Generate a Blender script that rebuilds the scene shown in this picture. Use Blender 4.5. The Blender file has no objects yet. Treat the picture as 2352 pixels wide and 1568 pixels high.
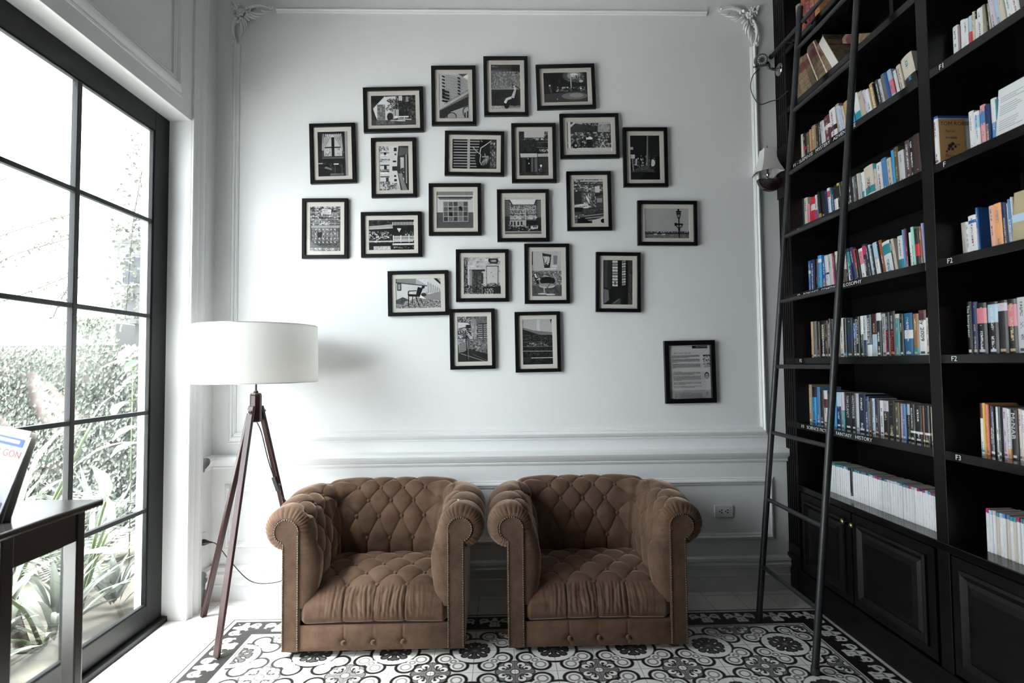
import bpy, bmesh, math, random
import numpy as np
from mathutils import Vector, Matrix, Euler

SC = bpy.context.scene
COL = SC.collection
PI = math.pi
R = math.radians
rnd = random.Random(11)

# ------------------------------------------------------------------ camera, light, exposure
CAMH = 1.4526
cd = bpy.data.cameras.new('camera'); cam = bpy.data.objects.new('camera', cd); COL.objects.link(cam)
cd.sensor_width = 36; cd.lens = 1261.46 * 36 / 2352; cd.clip_start = .05; cd.clip_end = 200
_yaw, _pit, _rol = .02436, .04216, -.0093
fw = Vector((math.sin(_yaw) * math.cos(_pit), math.cos(_yaw) * math.cos(_pit), math.sin(_pit)))
rr = Vector((math.cos(_yaw), -math.sin(_yaw), 0)); uu = rr.cross(fw)
r2 = math.cos(_rol) * rr + math.sin(_rol) * uu; u2 = -math.sin(_rol) * rr + math.cos(_rol) * uu
cam.matrix_world = Matrix(((r2.x, u2.x, -fw.x, 0), (r2.y, u2.y, -fw.y, 0), (r2.z, u2.z, -fw.z, CAMH), (0, 0, 0, 1)))
cd.dof.use_dof = True; cd.dof.focus_distance = 3.2; cd.dof.aperture_fstop = 2.4
SC.camera = cam

SC.view_settings.view_transform = 'Standard'; SC.view_settings.look = 'None'
SC.view_settings.gamma = 1; SC.view_settings.use_curve_mapping = False
SC.view_settings.exposure = 0.1
SC.cycles.max_bounces = 8; SC.cycles.diffuse_bounces = 5; SC.cycles.transparent_max_bounces = 16
SC.cycles.sample_clamp_indirect = 6; SC.cycles.caustics_reflective = False; SC.cycles.caustics_refractive = False

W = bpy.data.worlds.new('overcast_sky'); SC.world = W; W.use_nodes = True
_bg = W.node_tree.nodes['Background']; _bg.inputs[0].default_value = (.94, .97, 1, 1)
_n = W.node_tree.nodes; _l = W.node_tree.links
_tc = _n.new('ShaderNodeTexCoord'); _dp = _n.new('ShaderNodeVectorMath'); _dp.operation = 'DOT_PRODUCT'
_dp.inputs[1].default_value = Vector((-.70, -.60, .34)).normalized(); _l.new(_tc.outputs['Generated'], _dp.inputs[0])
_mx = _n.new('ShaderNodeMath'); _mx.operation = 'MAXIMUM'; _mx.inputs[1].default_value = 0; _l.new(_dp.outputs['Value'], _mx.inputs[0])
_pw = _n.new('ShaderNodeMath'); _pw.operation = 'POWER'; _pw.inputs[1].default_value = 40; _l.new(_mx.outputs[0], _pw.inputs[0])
_ma = _n.new('ShaderNodeMath'); _ma.operation = 'MULTIPLY_ADD'; _ma.inputs[1].default_value = 15; _ma.inputs[2].default_value = 6.8   # glow lobe added to the sky, aimed for the lampshade shadow and right wall
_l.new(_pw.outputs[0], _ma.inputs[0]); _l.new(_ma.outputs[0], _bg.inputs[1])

def portal(y0, y1, z0, z1, x=-2.04):
    l = bpy.data.lights.new('window_daylight', 'AREA'); l.shape = 'RECTANGLE'; l.size = y1 - y0; l.size_y = z1 - z0
    l.cycles.is_portal = True
    o = bpy.data.objects.new('window_daylight', l); COL.objects.link(o)
    o.location = (x, (y0 + y1) / 2, (z0 + z1) / 2); o.rotation_euler = (PI/2, 0, -PI/2)
    return o
portal(.63, 3.25, .02, 2.9)
sl = bpy.data.lights.new('hazy_sun', 'SUN'); sl.energy = 80; sl.angle = R(40); sl.color = (1, .98, .95)
so = bpy.data.objects.new('hazy_sun', sl); COL.objects.link(so)
so.rotation_euler = Vector((.25, .08, -1)).normalized().to_track_quat('-Z', 'Y').to_euler()

# ------------------------------------------------------------------ helpers
def lin(h):
    if isinstance(h, (int, float)): h = '%02x%02x%02x' % ((int(h),) * 3)
    c = [int(h[i:i+2], 16) / 255 for i in (0, 2, 4)]
    return tuple(x / 12.92 if x <= .04045 else ((x + .055) / 1.055) ** 2.4 for x in c)

def mat(name, col, rough=.5, metal=0, spec=.5, sheen=0, bump=0, bscale=40, vary=0, vscale=6, coat=0, trans=0):
    m = bpy.data.materials.new(name); m.use_nodes = True; n = m.node_tree.nodes; L = m.node_tree.links
    b = n['Principled BSDF']; c = lin(col) if not isinstance(col, tuple) else col
    b.inputs['Base Color'].default_value = (*c, 1); b.inputs['Roughness'].default_value = rough
    b.inputs['Metallic'].default_value = metal; b.inputs['Specular IOR Level'].default_value = spec
    b.inputs['Sheen Weight'].default_value = sheen; b.inputs['Coat Weight'].default_value = coat
    if sheen: b.inputs['Sheen Roughness'].default_value = .45
    tc = n.new('ShaderNodeTexCoord')
    if vary:
        t = n.new('ShaderNodeTexNoise'); t.inputs['Scale'].default_value = vscale; t.inputs['Detail'].default_value = 5
        L.new(tc.outputs['Object'], t.inputs['Vector'])
        mr = n.new('ShaderNodeMapRange'); mr.inputs[1].default_value = .3; mr.inputs[2].default_value = .7
        mr.inputs[3].default_value = 1 - vary; mr.inputs[4].default_value = 1 + vary
        L.new(t.outputs[0], mr.inputs[0])
        mx = n.new('ShaderNodeVectorMath'); mx.operation = 'SCALE'; mx.inputs[0].default_value = c
        L.new(mr.outputs[0], mx.inputs['Scale']); L.new(mx.outputs[0], b.inputs['Base Color'])
    if bump:
        t = n.new('ShaderNodeTexNoise'); t.inputs['Scale'].default_value = bscale; t.inputs['Detail'].default_value = 4
        L.new(tc.outputs['Object'], t.inputs['Vector'])
        bp = n.new('ShaderNodeBump'); bp.inputs['Strength'].default_value = bump; bp.inputs['Distance'].default_value = .01
        L.new(t.outputs[0], bp.inputs['Height']); L.new(bp.outputs[0], b.inputs['Normal'])
    return m

def attr_mat(name, rough=.6, noise=0, nscale=60, transl=0, spec=.3):
    """base colour from the mesh's own colour attribute"""
    m = bpy.data.materials.new(name); m.use_nodes = True; n = m.node_tree.nodes; L = m.node_tree.links
    b = n['Principled BSDF']; b.inputs['Roughness'].default_value = rough; b.inputs['Specular IOR Level'].default_value = spec
    a = n.new('ShaderNodeAttribute'); a.attribute_name = 'Col'; src = a.outputs['Color']
    if noise:
        tc = n.new('ShaderNodeTexCoord')
        t = n.new('ShaderNodeTexNoise'); t.inputs['Scale'].default_value = nscale; t.inputs['Detail'].default_value = 6; t.inputs['Roughness'].default_value = .7
        L.new(tc.outputs['Object'], t.inputs['Vector'])
        mr = n.new('ShaderNodeMapRange'); mr.inputs[1].default_value = .32; mr.inputs[2].default_value = .68
        mr.inputs[3].default_value = 1 - noise; mr.inputs[4].default_value = 1 + noise
        L.new(t.outputs[0], mr.inputs[0])
        mx = n.new('ShaderNodeVectorMath'); mx.operation = 'SCALE'; L.new(src, mx.inputs[0]); L.new(mr.outputs[0], mx.inputs['Scale']); src = mx.outputs[0]
    L.new(src, b.inputs['Base Color'])
    if transl:
        tr = n.new('ShaderNodeBsdfTranslucent'); L.new(src, tr.inputs[0])
        ms = n.new('ShaderNodeMixShader'); ms.inputs[0].default_value = transl
        L.new(b.outputs[0], ms.inputs[1]); L.new(tr.outputs[0], ms.inputs[2]); L.new(ms.outputs[0], n['Material Output'].inputs[0])
    return m

def glass_mat(name, refl=1.0, tint=(1, 1, 1)):
    m = bpy.data.materials.new(name); m.use_nodes = True; n = m.node_tree.nodes; L = m.node_tree.links
    n.remove(n['Principled BSDF'])
    t = n.new('ShaderNodeBsdfTransparent'); t.inputs[0].default_value = (*tint, 1)
    g = n.new('ShaderNodeBsdfGlossy'); g.inputs['Roughness'].default_value = .01
    f = n.new('ShaderNodeLayerWeight'); f.inputs[0].default_value = .5
    pw = n.new('ShaderNodeMath'); pw.operation = 'POWER'; pw.inputs[1].default_value = 5; L.new(f.outputs['Facing'], pw.inputs[0])
    k = n.new('ShaderNodeMath'); k.operation = 'MULTIPLY_ADD'; k.inputs[1].default_value = .96 * refl; k.inputs[2].default_value = .035 * refl; L.new(pw.outputs[0], k.inputs[0])
    ms = n.new('ShaderNodeMixShader'); L.new(k.outputs[0], ms.inputs[0]); L.new(t.outputs[0], ms.inputs[1]); L.new(g.outputs[0], ms.inputs[2])
    L.new(ms.outputs[0], n['Material Output'].inputs[0])
    return m

class MB:
    """collects shapes and links them as one mesh object"""
    def __init__(s): s.v = []; s.f = []; s.c = []; s.cur = None
    def add(s, vs, fs, M=None):
        b = len(s.v)
        s.v += [tuple(M @ Vector(p)) if M is not None else tuple(p) for p in vs]
        for q in fs: s.f.append([b + i for i in q]); s.c.append(s.cur)
        return s
    def box(s, x0, x1, y0, y1, z0, z1, M=None):
        vs = [(x, y, z) for z in (z0, z1) for y in (y0, y1) for x in (x0, x1)]
        return s.add(vs, [(0, 2, 3, 1), (4, 5, 7, 6), (0, 1, 5, 4), (2, 6, 7, 3), (0, 4, 6, 2), (1, 3, 7, 5)], M)
    def grid(s, P, wrapu=False, wrapv=False, flip=False):
        nu, nv = len(P), len(P[0]); vs = [p for row in P for p in row]; fs = []
        for i in range(nu if wrapu else nu - 1):
            for j in range(nv if wrapv else nv - 1):
                a, b2, c, d = i * nv + j, ((i + 1) % nu) * nv + j, ((i + 1) % nu) * nv + (j + 1) % nv, i * nv + (j + 1) % nv
                fs.append((a, d, c, b2) if flip else (a, b2, c, d))
        return s.add(vs, fs)
    def lathe(s, prof, n=24, M=None, cap=True):
        """prof = [(r, z), ...] about local z"""
        vs = []; fs = []
        for r, z in prof: vs += [(r * math.cos(2 * PI * k / n), r * math.sin(2 * PI * k / n), z) for k in range(n)]
        for i in range(len(prof) - 1):
            for k in range(n):
                fs.append((i * n + k, i * n + (k + 1) % n, (i + 1) * n + (k + 1) % n, (i + 1) * n + k))
        if cap:
            if prof[0][0] > 1e-4: fs.append(tuple(reversed(range(n))))
            if prof[-1][0] > 1e-4: fs.append(tuple((len(prof) - 1) * n + k for k in range(n)))
        return s.add(vs, fs, M)
    def tube(s, pts, r, n=8, cap=True, M=None):
        pts = [Vector(p) for p in pts]; rs = r if isinstance(r, (list, tuple)) else [r] * len(pts)
        up = None; vs = []; fs = []
        for i, p in enumerate(pts):
            d = (pts[min(i + 1, len(pts) - 1)] - pts[max(i - 1, 0)]).normalized()
            if up is None:
                up = Vector((0, 0, 1)) if abs(d.z) < .9 else Vector((1, 0, 0))
            x = up.cross(d)
            if x.length < 1e-5: x = Vector((1, 0, 0)).cross(d)
            x.normalize(); y = d.cross(x).normalized(); up = y
            for k in range(n):
                a = 2 * PI * k / n; vs.append(p + (x * math.cos(a) + y * math.sin(a)) * rs[i])
        for i in range(len(pts) - 1):
            for k in range(n): fs.append((i * n + k, i * n + (k + 1) % n, (i + 1) * n + (k + 1) % n, (i + 1) * n + k))
        if cap: fs.append(tuple(reversed(range(n)))); fs.append(tuple((len(pts) - 1) * n + k for k in range(n)))
        return s.add(vs, fs, M)
    def bar(s, a, b, w, d, side=Vector((1, 0, 0)), taper=1):
        """rectangular bar from a to b: w along side, d across"""
        a = Vector(a); b = Vector(b); z = (b - a).normalized(); x = (side - z * side.dot(z)).normalized(); y = z.cross(x)
        vs = []
        for p, k in ((a, 1), (b, taper)):
            for sx, sy in ((-1, -1), (1, -1), (1, 1), (-1, 1)): vs.append(p + x * sx * w * k / 2 + y * sy * d * k / 2)
        return s.add(vs, [(3, 2, 1, 0), (4, 5, 6, 7), (0, 1, 5, 4), (1, 2, 6, 5), (2, 3, 7, 6), (3, 0, 4, 7)])
    def prism(s, pts, h0, h1, M=None):
        n = len(pts); vs = [(x, y, h0) for x, y in pts] + [(x, y, h1) for x, y in pts]
        fs = [tuple(reversed(range(n))), tuple(range(n, 2 * n))] + [(i, (i + 1) % n, n + (i + 1) % n, n + i) for i in range(n)]
        return s.add(vs, fs, M)
    def sphere(s, c, r, n=10, sq=(1, 1, 1)):
        m = n // 2 + 1; P = []
        prof = [(math.sin(PI * i / m), -math.cos(PI * i / m)) for i in range(m + 1)]
        vs = []; fs = []
        for pr, pz in prof: vs += [(c[0] + r * sq[0] * max(pr, 1e-3) * math.cos(2 * PI * k / n), c[1] + r * sq[1] * max(pr, 1e-3) * math.sin(2 * PI * k / n), c[2] + r * sq[2] * pz) for k in range(n)]
        for i in range(m):
            for k in range(n): fs.append((i * n + k, i * n + (k + 1) % n, (i + 1) * n + (k + 1) % n, (i + 1) * n + k))
        return s.add(vs, fs)
    def rings(s, rings):
        """mitred frame: list of closed 4-point rings"""
        n = len(rings[0]); vs = [p for r in rings for p in r]; fs = []
        for i in range(len(rings) - 1):
            for k in range(n): fs.append((i * n + k, i * n + (k + 1) % n, (i + 1) * n + (k + 1) % n, (i + 1) * n + k))
        return s.add(vs, fs)
    def mesh(s, name, m=None, smooth=False, angle=None):
        me = bpy.data.meshes.new(name); me.from_pydata(s.v, [], s.f); me.update()
        bm = bmesh.new(); bm.from_mesh(me); bmesh.ops.recalc_face_normals(bm, faces=bm.faces) if not getattr(s, 'keep', False) else None
        bm.to_mesh(me); bm.free()
        if any(c is not None for c in s.c):
            at = me.color_attributes.new('Col', 'FLOAT_COLOR', 'CORNER'); arr = []
            for p, c in zip(me.polygons, s.c):
                arr += [*(c or (1, 1, 1)), 1] * p.loop_total
            at.data.foreach_set('color', arr)
        if m: me.materials.append(m)
        if smooth:
            me.polygons.foreach_set('use_smooth', [True] * len(me.polygons))
            if angle: me.set_sharp_from_angle(angle=R(angle))
        return me
    def build(s, name, m=None, parent=None, smooth=False, angle=None, bevel=0, loc=None, rot=None):
        o = bpy.data.objects.new(name, s.mesh(name, m, smooth, angle)); COL.objects.link(o)
        if parent: o.parent = parent
        if loc: o.location = loc
        if rot: o.rotation_euler = rot
        if bevel:
            b = o.modifiers.new('bevel', 'BEVEL'); b.width = bevel; b.segments = 2; b.limit_method = 'ANGLE'; b.angle_limit = R(40)
        return o

def tag(o, label=None, cat=None, group=None, kind=None):
    if label: o['label'] = label
    if cat: o['category'] = cat
    if group: o['group'] = group
    if kind: o['kind'] = kind
    return o
def thing(name, label, cat, loc=(0, 0, 0), rot=(0, 0, 0), group=None):
    o = bpy.data.objects.new(name, None); COL.objects.link(o); o.location = loc; o.rotation_euler = rot
    o.empty_display_size = .05
    return tag(o, label, cat, group)
def struct(name, mb, m, label=None, parent=None, **k):
    o = mb.build(name, m, parent, **k)
    if not parent: o['kind'] = 'structure'
    if label: o['label'] = label
    return o
FONT = None
def text_mesh(txt, size, depth=.0004, align='LEFT', fit=None, xscale=1, spacing=1):
    c = bpy.data.curves.new('t', 'FONT'); c.body = txt; c.size = size; c.extrude = depth; c.align_x = align; c.align_y = 'CENTER'
    c.space_character = spacing; c.resolution_u = 2
    o = bpy.data.objects.new('t', c); COL.objects.link(o)
    dg = bpy.context.evaluated_depsgraph_get(); me = bpy.data.meshes.new_from_object(o.evaluated_get(dg))
    bpy.data.objects.remove(o); bpy.data.curves.remove(c)
    xs = [v.co.x for v in me.vertices]
    if xs:
        w = max(xs) - min(xs)
        k = (fit / w) if fit else xscale
        for v in me.vertices: v.co.x *= k
    return me
def place_mesh(name, me, m, M, parent=None):
    me.materials.clear(); me.materials.append(m)
    o = bpy.data.objects.new(name, me); COL.objects.link(o); me.transform(M)
    if parent: o.parent = parent
    return o
# text running towards -y, facing -x (bookcase front)
def M_face_left(x, y, z): return Matrix(((0, 0, -1, x), (-1, 0, 0, y), (0, 1, 0, z), (0, 0, 0, 1)))

class N:
    """tiny expression layer over math nodes"""
    T = None
    def __init__(s, sock): s.s = sock
    @staticmethod
    def op(o, *a, clamp=False):
        n = N.T.nodes.new('ShaderNodeMath'); n.operation = o; n.use_clamp = clamp
        for i, x in enumerate(a):
            if isinstance(x, N): N.T.links.new(x.s, n.inputs[i])
            else: n.inputs[i].default_value = x
        return N(n.outputs[0])
    def __add__(s, o): return N.op('ADD', s, o)
    __radd__ = __add__
    def __sub__(s, o): return N.op('SUBTRACT', s, o)
    def __rsub__(s, o): return N.op('SUBTRACT', o, s)
    def __mul__(s, o): return N.op('MULTIPLY', s, o)
    __rmul__ = __mul__
    def __truediv__(s, o): return N.op('DIVIDE', s, o)
def n_abs(a): return N.op('ABSOLUTE', a)
def n_min(a, b): return N.op('MINIMUM', a, b)
def n_max(a, b): return N.op('MAXIMUM', a, b)
def n_len(a, b): return N.op('SQRT', a * a + b * b)
def n_circ(u, v, cx, cy, r): return n_len(u - cx, v - cy) - r
def n_lt(a, b): return N.op('LESS_THAN', a, b)
def n_in(a, e=.012): return N.op('MULTIPLY_ADD', a, -.5 / e, .5, clamp=True)       # 1 inside (a<0), soft edge
def n_mix(m, a, b): return a * (1 - m) + b * m if isinstance(m, N) else None
def n_mod(a, m): return N.op('FLOORED_MODULO', a, m)
# ------------------------------------------------------------------ materials
M_WALL = mat('white_wall_paint', (.83, .84, .85), .55, bump=.05, bscale=180, vary=.012, vscale=3)
M_TRIM = mat('white_gloss_trim', (.84, .85, .86), .38, bump=.03, bscale=90)
M_CEIL = mat('ceiling_paint', (.8, .8, .8), .8)
M_DARKWOOD = mat('black_brown_wood', (.0045, .0036, .0037), .38, spec=.25, vary=.25, vscale=14, bump=.03, bscale=120)
M_DARKIN = mat('bookcase_inside', (.0028, .0025, .0026), .6, spec=.15)
M_SHELF = mat('bookcase_shelf_polish', (.0045, .0037, .0037), .16, spec=.4)
M_FRAME = mat('window_frame_black', (.005, .006, .0065), .45, spec=.2)
M_MUNTIN = mat('window_bar_grey_black', (.009, .0105, .012), .42, spec=.25)
M_LADDER = mat('ladder_black_steel', (.014, .015, .018), .42, spec=.5, vary=.2, vscale=30)
M_MAHOG = mat('mahogany_leg', (.028, .0095, .009), .3, vary=.25, vscale=25)
M_CHROME = mat('chrome', (.6, .6, .62), .18, metal=1)
M_BRASS = mat('aged_brass', (.35, .27, .16), .35, metal=1)
M_NAIL = mat('nailhead_bronze', (.16, .13, .1), .32, metal=1)
M_BLACKP = mat('black_plastic', (.012, .012, .014), .4)
M_RUBBER = mat('black_cable', (.015, .015, .016), .5)
M_WHITEP = mat('white_plastic', (.75, .76, .78), .3)
M_HOLE = mat('socket_hole', (.01, .01, .01), .6)
M_PFRAME = mat('picture_frame_black', (.0035, .0035, .004), .42, spec=.18)
M_MAT = mat('cream_mount', (.66, .625, .575), .8)
M_MATIN = mat('cream_mount_bevel', (.75, .72, .68), .8)
M_PRINT = attr_mat('monochrome_print', .45, .22, 160)
M_PAPER = attr_mat('printed_paper', .45)
M_LETTER = mat('white_lettering', (.75, .77, .8), .5)
M_PAGE = mat('page_edges', (.66, .56, .44), .85, bump=.2, bscale=400)
M_LEAF = attr_mat('leaf_surface', .45, .12, 20, transl=.3)
M_FOOT = mat('chair_foot_black', (.01, .009, .009), .4)
M_BTN = None
def velvet(name, k=1.0):
    m = bpy.data.materials.new(name); m.use_nodes = True; n = m.node_tree.nodes; L = m.node_tree.links; b = n['Principled BSDF']
    tc = n.new('ShaderNodeTexCoord')
    t = n.new('ShaderNodeTexNoise'); t.inputs['Scale'].default_value = 9; t.inputs['Detail'].default_value = 6; t.inputs['Roughness'].default_value = .65
    L.new(tc.outputs['Object'], t.inputs['Vector'])
    cr = n.new('ShaderNodeValToRGB'); cr.color_ramp.elements[0].position = .3; cr.color_ramp.elements[1].position = .72
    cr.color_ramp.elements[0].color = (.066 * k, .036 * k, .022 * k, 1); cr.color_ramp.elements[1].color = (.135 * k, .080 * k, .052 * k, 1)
    L.new(t.outputs[0], cr.inputs[0]); L.new(cr.outputs[0], b.inputs['Base Color'])
    b.inputs['Roughness'].default_value = .75; b.inputs['Specular IOR Level'].default_value = .2
    b.inputs['Sheen Weight'].default_value = .9; b.inputs['Sheen Roughness'].default_value = .32; b.inputs['Sheen Tint'].default_value = (.95, .72, .55, 1)
    f = n.new('ShaderNodeTexNoise'); f.inputs['Scale'].default_value = 420; f.inputs['Detail'].default_value = 3
    L.new(tc.outputs['Object'], f.inputs['Vector'])
    bp = n.new('ShaderNodeBump'); bp.inputs['Strength'].default_value = .18; bp.inputs['Distance'].default_value = .003
    L.new(f.outputs[0], bp.inputs['Height'])
    g = n.new('ShaderNodeTexNoise'); g.inputs['Scale'].default_value = 22; g.inputs['Detail'].default_value = 3
    L.new(tc.outputs['Object'], g.inputs['Vector'])
    b2 = n.new('ShaderNodeBump'); b2.inputs['Strength'].default_value = .25; b2.inputs['Distance'].default_value = .01
    L.new(g.outputs[0], b2.inputs['Height']); L.new(bp.outputs[0], b2.inputs['Normal']); L.new(b2.outputs[0], b.inputs['Normal'])
    return m
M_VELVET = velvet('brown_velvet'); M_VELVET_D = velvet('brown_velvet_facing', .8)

def shade_mat():
    m = bpy.data.materials.new('white_lamp_shade_cloth'); m.use_nodes = True; n = m.node_tree.nodes; L = m.node_tree.links
    b = n['Principled BSDF']; b.inputs['Base Color'].default_value = (.86, .85, .82, 1); b.inputs['Roughness'].default_value = .8
    tr = n.new('ShaderNodeBsdfTranslucent'); tr.inputs[0].default_value = (.92, .91, .89, 1)
    ms = n.new('ShaderNodeMixShader'); ms.inputs[0].default_value = .5
    L.new(b.outputs[0], ms.inputs[1]); L.new(tr.outputs[0], ms.inputs[2]); L.new(ms.outputs[0], n['Material Output'].inputs[0])
    return m
M_SHADE = shade_mat()
M_GLASS = glass_mat('window_glass', 1.0, (.96, .985, .985)); M_PGLASS = glass_mat('picture_glass', .45)

def book_mat():
    """cover cloth/print: colours, a band and rows of small glyph-like marks taken from each book's own properties"""
    m = bpy.data.materials.new('book_cover'); m.use_nodes = True; t = m.node_tree; n = t.nodes; L = t.links; N.T = t
    b = n['Principled BSDF']; b.inputs['Roughness'].default_value = .38
    def at(name, vec=True):
        a = n.new('ShaderNodeAttribute'); a.attribute_type = 'OBJECT'; a.attribute_name = name
        return a.outputs['Color'] if vec else a.outputs['Fac']
    c1, c2, c3 = at('c_main'), at('c_band'), at('c_mark'); bd = at('band'); mk = at('mark')
    sb = n.new('ShaderNodeSeparateXYZ'); L.new(bd, sb.inputs[0]); sm = n.new('ShaderNodeSeparateXYZ'); L.new(mk, sm.inputs[0])
    tc = n.new('ShaderNodeTexCoord'); s = n.new('ShaderNodeSeparateXYZ'); L.new(tc.outputs['Generated'], s.inputs[0])
    x, y, z = N(s.outputs[0]), N(s.outputs[1]), N(s.outputs[2]); b0, b1 = N(sb.outputs[0]), N(sb.outputs[1]); amt, seed, lo = N(sm.outputs[0]), N(sm.outputs[1]), N(sm.outputs[2])
    band = N.op('GREATER_THAN', z, b0) * n_lt(z, b1)
    def wn(v3):
        c = n.new('ShaderNodeCombineXYZ')
        for i, q in enumerate(v3):
            if isinstance(q, N): L.new(q.s, c.inputs[i])
            else: c.inputs[i].default_value = q
        w = n.new('ShaderNodeTexWhiteNoise'); w.noise_dimensions = '3D'; L.new(c.outputs[0], w.inputs[0]); return N(w.outputs[0])
    word = N.op('GREATER_THAN', wn((N.op('FLOOR', z * 9), seed, 3.0)), .22)
    cell = N.op('GREATER_THAN', wn((N.op('FLOOR', z * 84), N.op('FLOOR', y * 9), seed)), .45)
    side = N.op('GREATER_THAN', wn((N.op('FLOOR', z * 3 + .3), seed, 9.0)), .35)
    w2 = n_lt(n_abs(y - .5), .10 + .2 * amt); rng = n_lt(n_abs(z - .5), .42)
    spine = n_lt(x, .06)
    marks = word * cell * w2 * rng * spine * n_lt(.01, amt) * side
    pub = n_lt(n_abs(z - .06), .025) * n_lt(n_abs(y - .5), .28) * spine * n_lt(lo, .5)
    mm = n_max(marks, pub)
    m1 = n.new('ShaderNodeMix'); m1.data_type = 'RGBA'; L.new(band.s, m1.inputs[0]); L.new(c1, m1.inputs[6]); L.new(c2, m1.inputs[7])
    m2 = n.new('ShaderNodeMix'); m2.data_type = 'RGBA'; L.new(mm.s, m2.inputs[0]); L.new(m1.outputs[2], m2.inputs[6]); L.new(c3, m2.inputs[7])
    L.new(m2.outputs[2], b.inputs['Base Color'])
    return m
M_BOOK = book_mat()

def floor_mat(X0, X1, YT):
    """white cement tiles, and inside the border rectangle the black, grey and white patterned ones (0.2 m)"""
    m = bpy.data.materials.new('patterned_cement_tiles'); m.use_nodes = True; t = m.node_tree; n = t.nodes; L = t.links; N.T = t
    b = n['Principled BSDF']
    tc = n.new('ShaderNodeTexCoord'); s = n.new('ShaderNodeSeparateXYZ'); L.new(tc.outputs['Object'], s.inputs[0])
    wx, wy = N(s.outputs[0]), N(s.outputs[1]); S = .2
    u, v = (wx - (X0 + 2 * S)) / S, (wy - (YT - 3 * S)) / S            # flower A at even, even
    U = n_abs(n_mod(u + 1, 2.0) - 1); V = n_abs(n_mod(v + 1, 2.0) - 1)  # 0..1 from A to B
    p, q = 1 - U, 1 - V
    hi, lo = n_max(p, q), n_min(p, q)
    # barbed quatrefoil round B
    D = n_min(n_circ(hi, lo, .70, .37, .235), n_len(p, q) - .60)
    D = n_min(D, n_circ(hi, lo, .50, .50, .18))
    val = N.op('ADD', 0.0, .80)
    val = n_mix(n_in(n_abs(D) - .042, .015), .80, .012)
    gm = n_in(n_abs(D + .115) - .024, .012) * N.op('GREATER_THAN', n_circ(hi, lo, 0, 0, 0) + lo * .0, .62)
    val = n_mix(gm, val, .25)
    # snowflake B
    r = n_len(p, q)
    fl = n_min(n_circ(hi, lo, .30, .0, .085), n_circ(hi, lo, .235, .235, .085))
    fl = n_min(fl, n_max(lo - .05, hi - .3)); fl = n_min(fl, n_max((hi - lo) - .07, hi - .22)); fl = n_min(fl, r - .13)
    fl = n_min(fl, n_circ(hi, lo, .32, .09, .05))
    val = n_mix(n_in(fl - .022), val, .012); val = n_mix(n_in(fl + .022), val, .075); val = n_mix(n_in(r - .045), val, .28)
    # flower A
    hi, lo = n_max(U, V), n_min(U, V); r = n_len(U, V)
    fa = n_min(n_circ(hi, lo, .34, .0, .12), n_circ(hi, lo, .24, .24, .14)); fa = n_min(fa, r - .28)
    val = n_mix(n_in(fa - .03), val, .012); val = n_mix(n_in(fa), val, .20)
    c1 = n_len(hi - .30, lo - .155)
    val = n_mix(n_in(c1 - .115), val, .012); val = n_mix(n_in(c1 - .095), val, .80)
    c2 = n_len(hi - .275, lo - .135); val = n_mix(n_in(c2 - .042), val, .012)
    val = n_mix(n_in(n_max(n_abs(hi - .2) - .07, n_abs(lo - .12) - .02)), val, .012)
    val = n_mix(n_in(r - .115), val, .012); val = n_mix(n_in(r - .09), val, .80)
    # border band: w 0 (inside) .. 1 (outside), l along
    dx = n_max((X0 + S) - wx, wx - (X1 - S)) / S; dy = (wy - (YT - S)) / S
    w = n_max(dx, dy); vert = N.op('GREATER_THAN', dx, dy)
    l = n_mod(n_mix(vert, u, v), 1.0); l2 = n_abs(l - .5)
    bd = N.op('ADD', 0.0, .012)
    s1 = n_abs(n_circ(l2, w, .24, .46, .15)) - .030
    s1 = n_max(s1, w * -1 + .30 + l2 * .35); bd = n_mix(n_in(s1, .02), .012, .78)
    s2 = n_abs(n_circ(l2, w, .30, .62, .10)) - .03; s2 = n_max(s2, .5 - w); bd = n_mix(n_in(s2, .02), bd, .78)
    s3 = n_min(n_max(l2 - (.13 - (w - .5) * .3), n_abs(w - .68) - .10), n_circ(l2, w, .0, .44, .05)); s3 = n_min(s3, n_max(n_abs(l2 - .02) - .03, n_abs(w - .4) - .14))
    bd = n_mix(n_in(s3, .02), bd, .78)
    s4 = n_circ(l2, w, .10, .30, .05); bd = n_mix(n_in(s4, .02), bd, .78)
    bd = n_mix(n_in(w - .10, .015), bd, .66); bd = n_mix(n_in(n_abs(w - .05) - .018, .008), bd, .10)
    bd = n_mix(n_in(.86 - w, .015), bd, .66); bd = n_mix(n_in(.955 - w, .01), bd, .012)
    val = n_mix(N.op('GREATER_THAN', w, 0.0), val, bd)
    plain = N.op('GREATER_THAN', w, 1.0)
    val = n_mix(plain, val, .80)
    # joints
    g = .006
    ju = n_abs(n_mod(u + .5, 1.0) - .5); jv = n_abs(n_mod(v + .5, 1.0) - .5)
    j = n_lt(n_min(ju, jv), g * 1.6)
    val = n_mix(j, val, val * .45 + .02)
    # wear
    nz = n.new('ShaderNodeTexNoise'); nz.inputs['Scale'].default_value = 3.5; nz.inputs['Detail'].default_value = 7; nz.inputs['Roughness'].default_value = .62
    L.new(tc.outputs['Object'], nz.inputs['Vector'])
    wear = N.op('MULTIPLY_ADD', N(nz.outputs[0]), .5, .72)
    val = val * wear
    cc = n.new('ShaderNodeCombineXYZ'); L.new((val * 1.0).s, cc.inputs[0]); L.new((val * .985).s, cc.inputs[1]); L.new((val * .95).s, cc.inputs[2])
    L.new(cc.outputs[0], b.inputs['Base Color'])
    rg = N.op('MULTIPLY_ADD', N(nz.outputs[0]), .35, .2); L.new(rg.s, b.inputs['Roughness'])
    b.inputs['Specular IOR Level'].default_value = .4
    return m
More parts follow.
